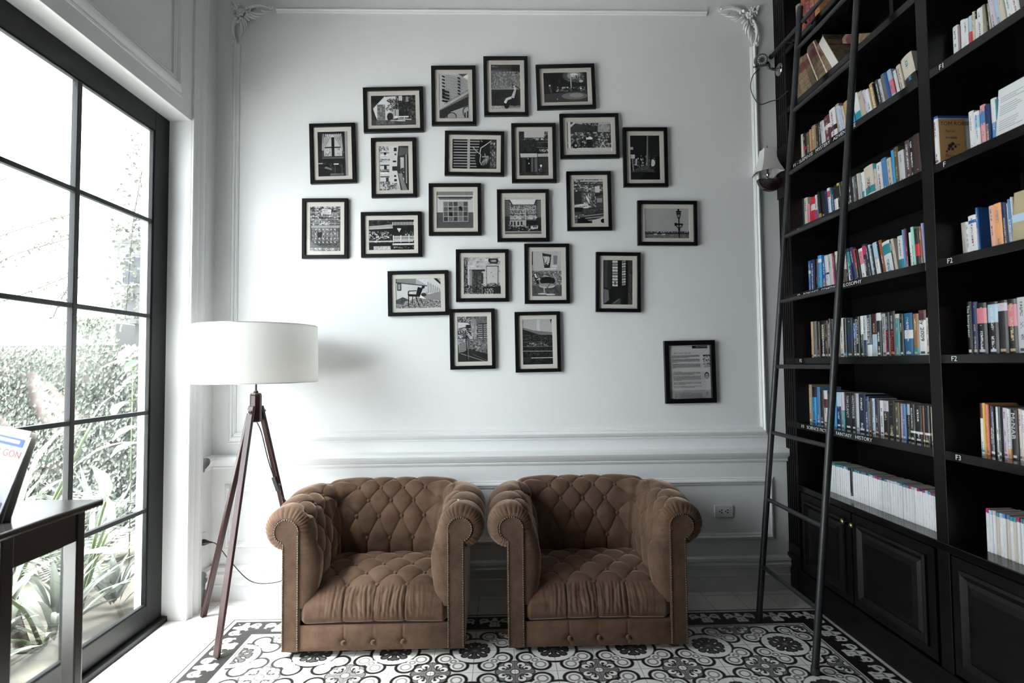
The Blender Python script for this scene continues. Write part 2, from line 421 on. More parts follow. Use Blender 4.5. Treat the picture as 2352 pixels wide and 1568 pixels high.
# ------------------------------------------------------------------ room shell
XL, XW, YB, ZC = -1.82, -1.95, 3.55, 4.45
YN, XR = -4.0, 2.32
WT = 2.922          # window head
struct('floor', MB().add([(-2.025, YN, 0), (XR, YN, 0), (XR, YB + .1, 0), (-2.025, YB + .1, 0)], [(0, 1, 2, 3)]), floor_mat(-1.535, 1.863, 3.265), 'white cement tile floor with a black, grey and white patterned tile carpet')
struct('ceiling', MB().box(-2.025, XR, YN, YB + .1, ZC, ZC + .1), M_CEIL)
M_DIM = mat('dark_panelled_wall', (.05, .045, .04), .6)
struct('wall_back', MB().box(-2.025, XR, YB, YB + .12, 0, ZC), M_WALL, 'tall white wall behind the armchairs')
wl = MB()
wl.box(-2.025, XL, 3.264, YB + .12, 0, ZC)
WY = .62
wl.box(-2.025, XL, YN, 3.264, WT, ZC); wl.box(-2.025, XL, YN, WY, 0, WT)
wl.box(-2.025, -1.967, 3.14, 3.264, 0, WT); wl.box(-2.025, -1.967, WY, WY + .13, 0, WT); wl.box(-2.025, -1.967, WY + .13, 3.14, 2.81, WT)
struct('wall_left', wl, M_WALL, 'white wall with the tall window opening')
struct('wall_right', MB().box(XR, XR + .1, YN, YB + .12, 0, ZC), M_DIM)
struct('wall_front', MB().box(-2.025, XR, YN - .1, YN, 0, ZC), M_DIM)

# mouldings on the back wall (y toward the room is -)
def mould_h(mb, x0, x1, z0, prof, m0=0, m1=0, y=YB):
    """horizontal run; prof = [(dz, out)]; m0/m1 = mitre sign at the ends"""
    a = [(x0 + m0 * dz, y - o, z0 + dz) for dz, o in prof]; b = [(x1 + m1 * dz, y - o, z0 + dz) for dz, o in prof]
    mb.grid([a, b])
def frame_wall(mb, x0, x1, z0, z1, prof, y=YB):
    """mitred rectangle; prof = [(inset from outer edge, out)]"""
    mb.rings([[(x0 + d, y - o, z0 + d), (x1 - d, y - o, z0 + d), (x1 - d, y - o, z1 - d), (x0 + d, y - o, z1 - d)] for d, o in prof])
PR = [(0, 0), (0, .006), (.008, .010), (.012, .006), (.018, .016), (.030, .026), (.040, .028), (.048, .020), (.052, .014), (.060, .016), (.066, .010), (.070, .010), (.072, 0)]
# big panel: bars between the corner ornaments
def bar_h(mb, x0, x1, z, sc, flip=1, m0=0, m1=0, y=YB):
    pr = [(d * sc * flip, o * min(1, sc * 1.15)) for d, o in PR]
    mould_h(mb, x0, x1, z, pr, m0, m1, y)
def bar_v(mb, z0, z1, x, sc, flip=1, m0=0, m1=0, y=YB):
    a = [(x + d * sc * flip, y - o * min(1, sc * 1.15), z0 + m0 * d * sc) for d, o in PR]; b = [(x + d * sc * flip, y - o * min(1, sc * 1.15), z1 + m1 * d * sc) for d, o in PR]
    mb.grid([a, b])
t1 = MB()
bar_v(t1, .967, 3.56, -1.722, .72, 1, 1, 0)
bar_v(t1, .967, 3.56, 1.748, .72, -1, 1, 0)
bar_h(t1, -1.722, 1.748, .967, 1.0, 1, .72, -.72)
bar_h(t1, -1.44, 1.41, 3.812, .55, -1)
struct('trim_1', t1, M_TRIM, 'white panel moulding framing the picture wall', smooth=True, angle=30)
# chair rail
t2 = MB()
CR = [(0, 0), (0, .010), (.012, .016), (.018, .012), (.024, .024), (.034, .030), (.044, .040), (.062, .047), (.078, .044), (.086, .030), (.088, .0)]
mould_h(t2, XL + .0, 1.865, .812, CR, 1 * 0, 0)
# return on the left wall between casing and corner
a = [(XL + o, YB - .0, .812 + d) for d, o in CR]; b = [(XL + o, 3.44, .812 + d) for d, o in CR]; t2.grid([a, b])
struct('trim_2', t2, M_TRIM, 'white chair rail moulding across the back wall', smooth=True, angle=30)
t3 = MB(); frame_wall(t3, -1.737, 1.770, .311, .712, [(d * .66, o * .85) for d, o in PR])
struct('trim_3', t3, M_TRIM, 'white lower panel moulding behind the armchairs', smooth=True, angle=30)
# baseboard
BP = [(0, .026), (.088, .026), (.092, .031), (.10, .032), (.106, .026), (.145, .027), (.150, .036), (.168, .040), (.176, .030), (.182, .026), (.19, .034), (.206, .030), (.214, .012), (.214, 0)]
bb = MB(); mould_h(bb, XL, 1.868, 0, BP); struct('baseboard_back', bb, M_TRIM, smooth=True, angle=30)
bb = MB(); bb.grid([[(XL + o, YB, d) for d, o in BP], [(XL + o, 3.44, d) for d, o in BP]]); struct('baseboard_left', bb, M_TRIM, smooth=True, angle=30)
# casing pilaster beside the window, running up the wall
cs = MB()
CP = [(0, 0), (0, .012), (.012, .016), (.018, .010), (.03, .016), (.045, .022), (.055, .012), (.07, .012), (.085, .022), (.10, .026), (.112, .014), (.13, .014), (.14, .02), (.152, .012), (.155, 0)]
cs.grid([[(XL + o, 3.266 + d, 0) for d, o in CP], [(XL + o, 3.266 + d, ZC) for d, o in CP]])
struct('trim_4', cs, M_TRIM, 'white ribbed casing beside the window', smooth=True, angle=30)
# panel moulding above the window on the left wall
pm = MB()
y1, z0 = 3.155, 3.01
pr = [(d * 1.35, o * .9) for d, o in PR]
pm.rings([[(XL + o, y1 - d, z0 + d), (XL + o, -3 + d, z0 + d), (XL + o, -3 + d, 4.3 - d), (XL + o, y1 - d, 4.3 - d)] for d, o in pr])
struct('trim_5', pm, M_TRIM, 'white panel moulding above the window', smooth=True, angle=30)

# corner ornaments: acanthus scrolls
def ornament(name, cx, cz, sx, label):
    """corner at (cx, cz); grows toward +sx in x and down in z"""
    mb = MB(); Y = YB
    def P(a, b, o): return (cx + sx * a, Y - o, cz - b)
    def spiral(a, b, r0, turns, ang, w, dirn=1, o=.016):
        pts = []; rs = []
        for i in range(26):
            k = i / 25; r = r0 * (1 - .82 * k); th = ang + dirn * turns * 2 * PI * k
            pts.append(P(a + r * math.cos(th), b + r * math.sin(th), o + .008 * k)); rs.append(w * (1 - .35 * k))
        mb.tube(pts, rs, 7); mb.sphere(P(a + r0 * .1 * math.cos(ang), b, o + .01), w * 1.5, 8)
    def leaf(a, b, c, d, w, bend=.3, o=.014):
        """curved leaf lobe from (a,b) to (c,d)"""
        n = 9; L = []
        dx, dy = c - a, d - b; ln = math.hypot(dx, dy); nx, ny = -dy / ln, dx / ln
        pts = []; rs = []
        for i in range(n):
            k = i / (n - 1); off = bend * ln * math.sin(PI * k) * .5
            pts.append(P(a + dx * k + nx * off, b + dy * k + ny * off, o + .010 * math.sin(PI * k * .8))); rs.append(max(.0012, w * math.sin(PI * (.12 + .85 * k)) ** .8))
        mb.tube(pts, rs, 8)
    for sw in (0, 1):
        def q(f):
            def g(a, b, *r, **k): return f(*((b, a) if sw else (a, b)), *r, **k)
            return g
        def lf(a, b, c, d, w, bend=.3, o=.014): leaf(*((b, a, d, c) if sw else (a, b, c, d)), w, -bend if sw else bend, o)
        def sp(a, b, r, t, ang, w, dr=1): spiral(*((b, a) if sw else (a, b)), r, t, (PI / 2 - ang) if sw else ang, w, -dr if sw else dr)
        lf(.09, .05, .27, .045, .011, -.25); lf(.11, .055, .24, .075, .009, .25); lf(.12, .06, .20, .10, .009, .35)
        lf(.10, .06, .17, .115, .010, .3); lf(.14, .045, .22, .015, .008, -.3); lf(.17, .04, .25, .018, .007, -.3)
        lf(.20, .05, .265, .062, .007, .3); lf(.13, .04, .17, .012, .007, -.3)
        sp(.262, .032, .018, 1.2, -PI / 2, .006); sp(.115, .045, .026, 1.3, PI, .007, -1); sp(.055, .022, .016, 1.0, 0, .005)
        lf(.05, .06, .035, .012, .008, .2); lf(.03, .05, .0, .025, .006, .2); lf(.02, .02, .0, .0, .006, .1)
        lf(.10, .09, .13, .125, .010, .2); lf(.085, .10, .10, .145, .011, .1)
    for k in range(7):      # rosette
        a = 2 * PI * k / 7; mb.sphere(P(.072 + .017 * math.cos(a), .072 + .017 * math.sin(a), .024), .0105, 8)
    mb.sphere(P(.072, .072, .032), .009, 8)
    o = mb.build(name, M_TRIM, smooth=True); o['kind'] = 'structure'; o['label'] = label
ornament('trim_6', -1.735, 3.835, 1, 'white acanthus corner ornament at the upper left of the picture wall')
ornament('trim_7', 1.762, 3.835, -1, 'white acanthus corner ornament at the upper right of the picture wall')

# ------------------------------------------------------------------ windows
def window(name, y0, y1, cols, label, wt=None, zo=0):
    """steel framed window against the outer side of the reveal; y1 = far edge"""
    global WT; WT0 = WT; WT = wt or WT
    fr = MB(); fw_, zb = .135, .115
    x0, x1 = -1.966, XW
    fr.box(x0, x1, y1 - fw_, y1, .03, WT); fr.box(x0, x1, y0, y0 + fw_, .03, WT)
    fr.box(x0, x1, y0 + fw_, y1 - fw_, WT - .115, WT); fr.box(x0, x1, y0 + fw_, y1 - fw_, .03, .03 + zb)
    fr.box(x0, x1 + .035, y0, y1, 0, .03)
    gy0, gy1, gz0, gz1 = y0 + fw_, y1 - fw_, .03 + zb, WT - .115
    for (a, b, c, d) in ((gy0, gy0 + .007, gz0, gz1), (gy1 - .007, gy1, gz0, gz1), (gy0, gy1, gz0, gz0 + .007), (gy0, gy1, gz1 - .007, gz1)):
        fr.box(-1.980, -1.955, a, b, c, d)
    w = fr.build(name, M_FRAME, bevel=.003); w['kind'] = 'structure'; w['label'] = label
    for i in range(1, cols):
        y = y1 - .69 - (i - 1) * .565
        MB().box(-1.984, -1.956, y - .014, y + .014, gz0, gz1).build('muntin', M_MUNTIN, w, bevel=.002)
    for z in (2.283, 1.744, 1.204, .665):
        MB().box(-1.982, -1.957, gy0, gy1, z - .011, z + .011).build('muntin', M_MUNTIN, w, bevel=.002)
    MB().box(-1.971, -1.968, gy0 - .01, gy1 + .01, gz0 - .01, gz1 + .01).build('window_pane', M_GLASS, w)
    WT = WT0; w.location.z = zo
    return w
window('window_1', WY, 3.268, 5, 'tall black steel window looking onto the garden')
# ------------------------------------------------------------------ chesterfield armchairs
AI, YBK, RC = .285, .41, .07          # inner half width, inner back plane, corner radius
OC, RX, RZ, ZR = .158, .121, .113, .621
DT, DS = .066, .0845
def smooth01(x): x = np.clip(x, 0, 1); return x * x * (3 - 2 * x)
def arm_profile(n):
    pts = [(.03, .24), (.008, .32), (-.004, .40), (-.004, .48), (.010, .55)]
    for th in np.linspace(178, -98, 52): pts.append((OC + RX * math.cos(R(th)), ZR + RZ * math.sin(R(th))))
    pts = np.array(pts); d = np.r_[0, np.cumsum(np.hypot(*np.diff(pts, axis=0).T))]
    s = np.linspace(0, d[-1], n); q = np.c_[np.interp(s, d, pts[:, 0]), np.interp(s, d, pts[:, 1])]
    for _ in range(6): q[1:-1] = (q[:-2] + 2 * q[1:-1] + q[2:]) / 4
    return s, q
def facing_profile(s, q):
    """where each profile point lands on the front facing's outline"""
    cx, cz = OC - .005, ZR; th = np.arctan2(q[:, 1] - cz, q[:, 0] - cx); lowm = (q[:, 1] < cz) & (q[:, 0] < cx - .04)
    f = np.c_[cx + .066 * np.cos(th), cz + .066 * np.sin(th)]
    k = smooth01((.60 - q[:, 1]) / .05) * lowm
    f[:, 0] = f[:, 0] * (1 - k) + .086 * k; f[:, 1] = f[:, 1] * (1 - k) + q[:, 1] * k
    return f
def u_path(T):
    """T measured from the middle of the back; returns point and outward normal"""
    a = AI - RC; L1 = PI / 2 * RC; s = np.sign(T); t = np.abs(T)
    x = np.where(t < a, t, np.where(t < a + L1, a + RC * np.sin((t - a) / RC), AI))
    y = np.where(t < a, YBK, np.where(t < a + L1, YBK - RC + RC * np.cos((t - a) / RC), YBK - RC - (t - a - L1)))
    nx = np.where(t < a, 0, np.where(t < a + L1, np.sin((t - a) / RC), 1)); ny = np.where(t < a, 1, np.where(t < a + L1, np.cos((t - a) / RC), 0))
    return s * x, y, s * nx, ny
def tuft(x, j, jmin=0, jmax=4):
    """depth below the full surface for lattice coordinates"""
    jc = np.clip(j, jmin, jmax)
    a, b = (x + jc) / 2, (x - jc) / 2
    pa, pb = np.abs(np.sin(PI * a)), np.abs(np.sin(PI * b))
    d = .0105 * (1 - np.clip(pa * pb, 0, 1) ** .42) + .0026 * (np.exp(-(pa / .085) ** 2) + np.exp(-(pb / .085) ** 2))
    da, db = a - np.round(a), b - np.round(b)
    r2_ = ((da + db) * DT) ** 2 + ((da - db) * DS) ** 2 + 0 * a
    over = np.abs(j - jc)
    d = d + .009 * np.exp(-(r2_ * 2) / (.028 ** 2)) * np.exp(-over * 3)
    # beyond the last row only straight pleats continue
    par = np.where(j > jmax, jmax % 2, jmin % 2)
    v = np.abs(np.sin(PI * (x + par) / 2)); dv = .004 + .010 * (1 - np.sqrt(v)) + .005 * np.exp(-(v / .12) ** 2)
    k = smooth01(over / .45)
    return d * (1 - k) + dv * k
def surf_part(t0, t1, nt, ns, name, parent, mirror=False):
    s, q = arm_profile(ns); f = facing_profile(s, q)
    T = np.linspace(t0, t1, nt)
    # finer sampling near the front end
    Tend = AI - RC + PI / 2 * RC + (YBK - RC)
    px, py, nx, ny = u_path(T)
    Tg, Sg = np.meshgrid(T, s, indexing='ij')
    o = np.repeat(q[None, :, 0], nt, 0); z = np.repeat(q[None, :, 1], nt, 0)
    y = np.repeat(py[:, None], ns, 1)
    e = np.sqrt(np.clip(1 - (1 - np.clip((Tend - np.abs(Tg)) / .062, 0, 1)) ** 2, 0, 1))
    o = f[None, :, 0] * (1 - e) + o * e; z = f[None, :, 1] * (1 - e) + z * e
    z = z + smooth01((z - .45) / .12) * .045 * np.clip(y / .41, 0, 1)
    s4 = np.interp(.457, q[:40 * ns // 100 + 1, 1], s[:40 * ns // 100 + 1])
    j = (Sg - s4) / DS; x = Tg / DT
    h = tuft(x, j)
    # corner crease between back and arms
    Tc = AI - RC + PI / 4 * RC
    cr = np.exp(-((np.abs(Tg) - Tc) / .010) ** 2)
    h = h + .010 * cr
    # front ends: gathered pleats instead of tufts
    k = smooth01((np.abs(Tg) - (Tend - .085)) / .05)
    ph = Sg / .0235; g = np.abs(np.sin(ph * PI + 1.5 * np.sin(Sg * 27) + 14 * (Tend - np.abs(Tg)) * np.sin(Sg * 19)))
    gp = .014 * (.45 + .55 * np.abs(np.sin(Sg * 31 + np.sign(Tg) * 1.3) * np.cos(Sg * 17))) * (1 - np.sqrt(g)) * np.clip(1.6 * e * (1.15 - e), 0, 1) * smooth01((z - .44) / .1)
    h = h * (1 - k) + (gp + .0015) * k
    h = h * smooth01((z - .20) / .05)
    X = px[:, None] + nx[:, None] * o; Y = py[:, None] + ny[:, None] * o; Z = z
    P = np.stack([X, Y, Z], -1)
    du = np.gradient(P, axis=0); dv = np.gradient(P, axis=1); Nn = np.cross(du, dv); Nn /= np.maximum(np.linalg.norm(Nn, axis=-1, keepdims=True), 1e-9)
    # outward side: away from the core line of the roll
    core = np.stack([px[:, None] + nx[:, None] * (OC + .02) + 0 * o, py[:, None] + ny[:, None] * (OC + .02) + 0 * o, np.minimum(Z, .62)], -1)
    sg = np.sign(np.sum(Nn * (P - core), -1, keepdims=True)); sg = np.where(np.mean(sg) > 0, 1, -1)
    P = P - Nn * sg * h[..., None]
    global _lastN; _lastN = (T, s, P, Nn * sg)
    mb = MB(); mb.grid(P.tolist(), flip=(sg.flat[0] if hasattr(sg, 'flat') else sg) > 0); 
    return mb, (T, s, P, Nn * sg, s4)
def interp_surf(data, t, s):
    T, S, P, Nn, s4 = data
    i = int(np.argmin(np.abs(T - t))); j = int(np.argmin(np.abs(S - s))); return Vector(P[i, j]), Vector(Nn[i, j])
BTN_ME = None
def button(parent, p, n, r=.0085, m=None):
    global BTN_ME
    if BTN_ME is None:
        mb = MB(); mb.lathe([(.0095, -.009), (.0112, -.002), (.0108, .0012), (.0082, .0042), (.004, .0058), (.0001, .0062)], 14)
        BTN_ME = mb.mesh('button', M_VELVET, smooth=True)
    o = bpy.data.objects.new('button', BTN_ME); COL.objects.link(o); o.parent = parent; o.location = p + n * .0085
    o.rotation_euler = n.to_track_quat('Z', 'Y').to_euler(); return o

def make_armchair():
    t = thing('chesterfield_armchair', '', 'armchair')
    Tc = AI - RC + PI / 4 * RC; Te = AI - RC + PI / 2 * RC + (YBK - RC)
    for nm, a, b, n in (('backrest', -Tc, Tc, 170), ('armrest', -Te, -Tc, 230), ('armrest', Tc, Te, 230)):
        mb, data = surf_part(a, b, n, 210, nm, t)
        o = mb.build(nm, M_VELVET, t, smooth=True)
        T, S, P, Nn, s4 = data
        for jr in range(0, 5):
            for xi in range(-14, 15):
                if (xi + jr) % 2: continue
                tt = xi * DT
                if not (min(a, b) + .012 < tt < max(a, b) - .012): continue
                if nm == 'armrest' and abs(tt) > Te - .085: continue
                p, nn = interp_surf(data, tt, s4 + jr * DS)
                button(o, p, nn)
    # body below the rolls
    for sx in (-1, 1):
        mb = MB(); x0, x1 = sorted((sx * .375, sx * .4545)); mb.box(x0, x1, .012, .62, .03, .60)
        mb.build('side_panel', M_VELVET, t, bevel=.012)
    mb = MB(); mb.box(-.44, .44, .52, .625, .03, .62); mb.build('back_panel', M_VELVET, t, bevel=.012)
    # scroll facings with nailheads
    out = []
    x0, x1 = .371, .4575; cx, cz, cr_ = .436, .621, .064
    import math as _m
    a0 = _m.acos(max(-1, (x0 - cx) / cr_)); a1 = _m.acos((x1 - cx) / cr_)
    loop = [(x0, .03)]
    for k in range(31):
        th = PI + (PI - a0) * -1 if False else None
        break
    th0, th1 = 2 * PI - (2 * PI - a0), -a1       # over the top from the inner side to the outer underside
    zi = cz + cr_ * _m.sin(a0)
    loop = [(x0, .03), (x0, .3), (x0, .56), (x0 + .001, .60)] + [(cx + cr_ * _m.cos(a), cz + cr_ * _m.sin(a)) for a in np.linspace(PI - .02, -a1, 34)] + [(x1, .54), (x1, .3), (x1, .03)]
    for sx in (-1, 1):
        mb = MB(); pts = [(sx * x, z) for x, z in loop]; pts = pts if sx < 0 else pts[::-1]
        n = len(pts); cxs = sum(p[0] for p in pts) / n
        vs = [(x, -.004, z) for x, z in pts] + [(x, .03, z) for x, z in pts]
        mb.add(vs, [tuple(range(n)), tuple(reversed(range(n, 2 * n)))] + [(i, n + i, n + (i + 1) % n, (i + 1) % n) for i in range(n)])
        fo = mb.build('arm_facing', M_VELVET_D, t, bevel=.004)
        # nail line just inside the outline
        path = [(x0 + .006, z) for z in np.arange(.045, .60, .0118)]
        L_ = [(cx + (cr_ - .004) * _m.cos(a), cz + (cr_ - .004) * _m.sin(a)) for a in np.arange(PI - .12, -a1, -.0118 / (cr_ - .004))]
        path += L_ + [(x1 - .006, z) for z in np.arange(.555, .04, -.0118)]
        nb = MB()
        for (x, z) in path: nb.sphere((sx * x, -.006, z), .0047, 6, (1, .75, 1))
        nb.build('nailhead_trim', M_NAIL, fo, smooth=True)
    # seat cushion
    NX, NV = 200, 170
    xs = np.linspace(-.372, .372, NX)
    prof = [(.44, .375), (.36, .382), (.28, .378), (.20, .366), (.13, .348), (.075, .322), (.035, .295), (.008, .262), (-.006, .225), (-.006, .19), (.004, .165), (.03, .152)]
    pr_ = np.array(prof); d = np.r_[0, np.cumsum(np.hypot(*np.diff(pr_, axis=0).T))]; v = np.linspace(0, d[-1], NV)
    py = np.interp(v, d, pr_[:, 0]); pz = np.interp(v, d, pr_[:, 1])
    for _ in range(8): py[1:-1] = (py[:-2] + 2 * py[1:-1] + py[2:]) / 4; pz[1:-1] = (pz[:-2] + 2 * pz[1:-1] + pz[2:]) / 4
    vF = np.interp(-.085, -pr_[:, 0][:7], d[:7])                     # front button row
    Xg, Vg = np.meshgrid(xs, v, indexing='ij')
    j = (vF - Vg) / .088; x = Xg / .0775
    jc = np.clip(j, 0, 4); a, b = (x + jc) / 2, (x - jc) / 2
    pa, pb = np.abs(np.sin(PI * a)), np.abs(np.sin(PI * b))
    hh = .012 * (1 - (pa * pb) ** .45) + .002 * (np.exp(-(pa / .12) ** 2) + np.exp(-(pb / .12) ** 2))
    da, db = a - np.round(a), b - np.round(b); rr_ = ((da + db) * .0775) ** 2 + ((da - db) * .088) ** 2
    hh += .010 * np.exp(-rr_ * 2 / .030 ** 2) * np.exp(-np.abs(j - jc) * 3)
    vv = np.abs(np.sin(PI * x / 2)); dvv = (.006 * (1 - np.sqrt(vv)) + .009 * np.exp(-(vv / .07) ** 2)) * np.exp(-(np.abs(x) / 2.7) ** 8)
    wob = x + .06 * np.sin(Vg * 23 + x * 2)
    fine = .0042 * np.abs(np.sin(wob * 7.3 + np.sin(x * 3) * 1.3)) ** 4 + .0034 * np.abs(np.sin(wob * 11.7 + 1.2)) ** 6 + .003 * np.abs(np.sin(wob * 4.1 + 2.2 + np.sin(Vg * 31))) ** 8
    fine *= np.exp(-((np.abs(x) - 0) / 3.1) ** 4) * smooth01((-j) / .3) * (1 - smooth01((-j - 1.6) / .8))
    k = smooth01(-j / .4); hh = hh * (1 - k) + (dvv * (1 - .55 * smooth01((-j - 1.0) / 1.4)) + fine) * k
    edge = smooth01((.372 - np.abs(Xg)) / .03); hh = hh * edge + (1 - edge) * .02
    crown = .012 * (1 - (np.abs(Xg) / .372) ** 2)
    P = np.stack([Xg, py[None, :] + 0 * Xg, pz[None, :] + crown * smooth01((Vg[0] * 0 + .5 - 0) / 1) ], -1)
    du = np.gradient(P, axis=0); dv = np.gradient(P, axis=1); Nn = np.cross(du, dv); Nn /= np.linalg.norm(Nn, axis=-1, keepdims=True)
    if Nn[NX // 2, 40, 2] < 0: Nn = -Nn
    P = P - Nn * hh[..., None]
    mb = MB(); mb.grid(P.tolist()); so_ = mb.build('seat_cushion', M_VELVET, t, smooth=True)
    for jr in range(0, 4):
        for xi in range(-5, 6):
            if (xi + jr) % 2: continue
            if abs(xi * .0775) > .34: continue
            i0 = int(np.argmin(np.abs(xs - xi * .0775))); i1 = int(np.argmin(np.abs(v - (vF - jr * .088))))
            button(so_, Vector(P[i0, i1]), Vector(Nn[i0, i1]))
    # front rail with three buttons
    n1, n2 = 120, 30
    Xr, Zr = np.meshgrid(np.linspace(-.372, .372, n1), np.linspace(.03, .158, n2), indexing='ij')
    hr = .004 * np.exp(-(((Xr) % .15 - 0) / .006) ** 2) * 0
    dpt = np.zeros_like(Xr)
    for bx in (-.148, 0, .148):
        dpt += .010 * np.exp(-(((Xr - bx) / .022) ** 2 + ((Zr - .075) / .018) ** 2)) + .003 * np.exp(-((Xr - bx) / .004) ** 2)
    bulge = .012 * (1 - ((Zr - .094) / .064) ** 4) * (1 - (np.abs(Xr) / .372) ** 10)
    Pr = np.stack([Xr, .004 - bulge + dpt, Zr], -1); mb = MB(); mb.grid(Pr.tolist())
    mb.box(-.372, .372, .006, .4, .03, .15)
    ro = mb.build('front_rail', M_VELVET, t, smooth=True, angle=40)
    for bx in (-.148, 0, .148): button(ro, Vector((bx, -.0045, .075)), Vector((0, -1, 0)))
    for (x, y) in ((-.40, .06), (.40, .06), (-.40, .56), (.40, .56)):
        mb = MB(); mb.lathe([(.022, 0), (.030, .006), (.033, .018), (.030, .031)], 18); mb.build('foot', M_FOOT, t, smooth=True, loc=(x, y, 0))
    return t
def kids(o): return [c for c in ALL if c.parent == o]
def copy_tree(o, parent=None):
    c = o.copy(); COL.objects.link(c); c.parent = parent
    for ch in list(o.children): copy_tree(ch, c)
    return c
ch1 = make_armchair(); ch1.location = (-.640, 2.83, 0)
bpy.context.view_layer.update()
ch2 = copy_tree(ch1); ch2.location = (.4925, 2.825, 0)
tag(ch1, 'brown velvet tufted armchair on the left, next to the floor lamp', group='brown chesterfield armchairs')
tag(ch2, 'brown velvet tufted armchair on the right, nearer the ladder and bookcase', 'armchair', 'brown chesterfield armchairs')
tagm = MB().box(-.009, .009, -.011, .011, 0, .0015).build('paper_tag', M_WHITEP)
tagm.location = (-.222, 2.975, .7335); tagm.rotation_euler = (.05, -.1, .1)
tag(tagm, 'tiny white paper tag lying on the right arm of the left armchair', 'tag')
# ------------------------------------------------------------------ tripod floor lamp
LX, LY = -1.366, 3.13
lamp = thing('floor_lamp', 'tripod floor lamp with white drum shade and dark mahogany legs left of the armchairs', 'floor lamp', (LX, LY, 0))
mb = MB(); r0, r1 = .326, .330
mb.lathe([(r1, 1.368), (r0, 1.682), (r0 - .004, 1.682), (r1 - .004, 1.368), (r1, 1.368)], 72, cap=False)
sh = mb.build('lamp_shade', M_SHADE, lamp, smooth=True, angle=40)
mb = MB()
for z, r in ((1.683, r0 - .002), (1.367, r1 - .002)): mb.tube([(r * math.cos(a), r * math.sin(a), z) for a in np.linspace(0, 2 * PI, 73)], .0018, 6)
for k in range(3):
    a = 2 * PI * k / 3 + .4; mb.tube([(0, 0, 1.60), (.325 * math.cos(a), .325 * math.sin(a), 1.68)], .002, 6)
mb.build('shade_wire', M_CHROME, sh, smooth=True)
mb = MB(); mb.tube([(0, 0, 1.31), (0, 0, 1.60)], .0055, 10); mb.lathe([(.013, 1.305), (.012, 1.317), (.006, 1.322)], 16); mb.build('stem', M_BLACKP, lamp, smooth=True, angle=40)
mb = MB(); mb.lathe([(.014, 1.46), (.018, 1.47), (.018, 1.52), (.030, 1.545), (.033, 1.575), (.02, 1.605), (.001, 1.61)], 16); mb.build('bulb', M_WHITEP, lamp, smooth=True)
mb = MB(); mb.lathe([(.024, 1.145), (.030, 1.150), (.0315, 1.16), (.0315, 1.292), (.029, 1.303), (.022, 1.307)], 8, Matrix.Rotation(.3, 4, 'Z')); mb.build('hub', M_MAHOG, lamp, bevel=.002)
feet = [(-1.736, 3.313), (-1.423, 2.843), (-1.205, 3.475)]
for k, (fx, fy) in enumerate(feet):
    f = Vector((fx - LX, fy - LY, .004)); rad = Vector((f.x, f.y, 0)).normalized(); sd = Vector((-rad.y, rad.x, 0))
    p0 = rad * .040 + Vector((0, 0, 1.205))
    lb = MB(); top = p0 + (p0 - f).normalized() * .030
    lb.bar(f, top, .034, .019, sd)
    lg = lb.build('leg', M_MAHOG, lamp, bevel=.004)
    kb = MB(); kb.tube([p0 - rad * .012, p0 + rad * .022], .006, 8); kb.sphere(p0 + rad * .024, .008, 8); kb.tube([p0 + rad * .02 + Vector((0, 0, -.012)), p0 + rad * .02 + Vector((0, 0, .012))], .0035, 6)
    kb.build('wing_nut', M_CHROME, lg, smooth=True)
# cable with rocker switch and plug
def bez(pts, n=14):
    """Catmull-Rom through points"""
    P = [Vector(p) for p in pts]; P = [P[0] * 2 - P[1]] + P + [P[-1] * 2 - P[-2]]; out = []
    for i in range(1, len(P) - 2):
        for k in range(n):
            t = k / n; a, b, c, d = P[i-1:i+3]
            out.append(.5 * ((2 * b) + (c - a) * t + (2 * a - 5 * b + 4 * c - d) * t * t + (3 * b - a - 3 * c + d) * t ** 3))
    out.append(P[-2]); return out
cord = MB()
cord.tube(bez([(-1.366, 3.14, 1.15), (-1.35, 3.17, 1.08), (-1.335, 3.22, .93), (-1.31, 3.25, .81)]), .0030, 6)
cord.tube(bez([(-1.29, 3.26, .735), (-1.25, 3.29, .66), (-1.19, 3.33, .58), (-1.14, 3.40, .42), (-1.15, 3.42, .30), (-1.25, 3.41, .20), (-1.36, 3.40, .155), (-1.50, 3.40, .165), (-1.62, 3.41, .27), (-1.72, 3.43, .375), (-1.765, 3.435, .39)]), .0030, 6)
co = cord.build('cable', M_RUBBER, lamp, smooth=True); co.location = (-LX, -LY, 0)
sw = MB(); sw.bar((-1.312, 3.25, .815), (-1.288, 3.26, .733), .024, .017, Vector((1, 0, 0))); sw.bar((-1.288, 3.258, .775), (-1.268, 3.255, .768), .012, .012, Vector((0, 1, 0)), .6)
s_ = sw.build('switch', M_BLACKP, lamp, bevel=.004); s_.location = (-LX, -LY, 0)
pg = MB(); pg.lathe([(.020, 0), (.019, .012), (.012, .03), (.006, .045), (.004, .06)], 12, Matrix.Translation((-1.812, 3.435, .39)) @ Matrix.Rotation(PI / 2, 4, 'Y'))
p_ = pg.build('plug', M_BLACKP, lamp, smooth=True); p_.location = (-LX, -LY, 0)
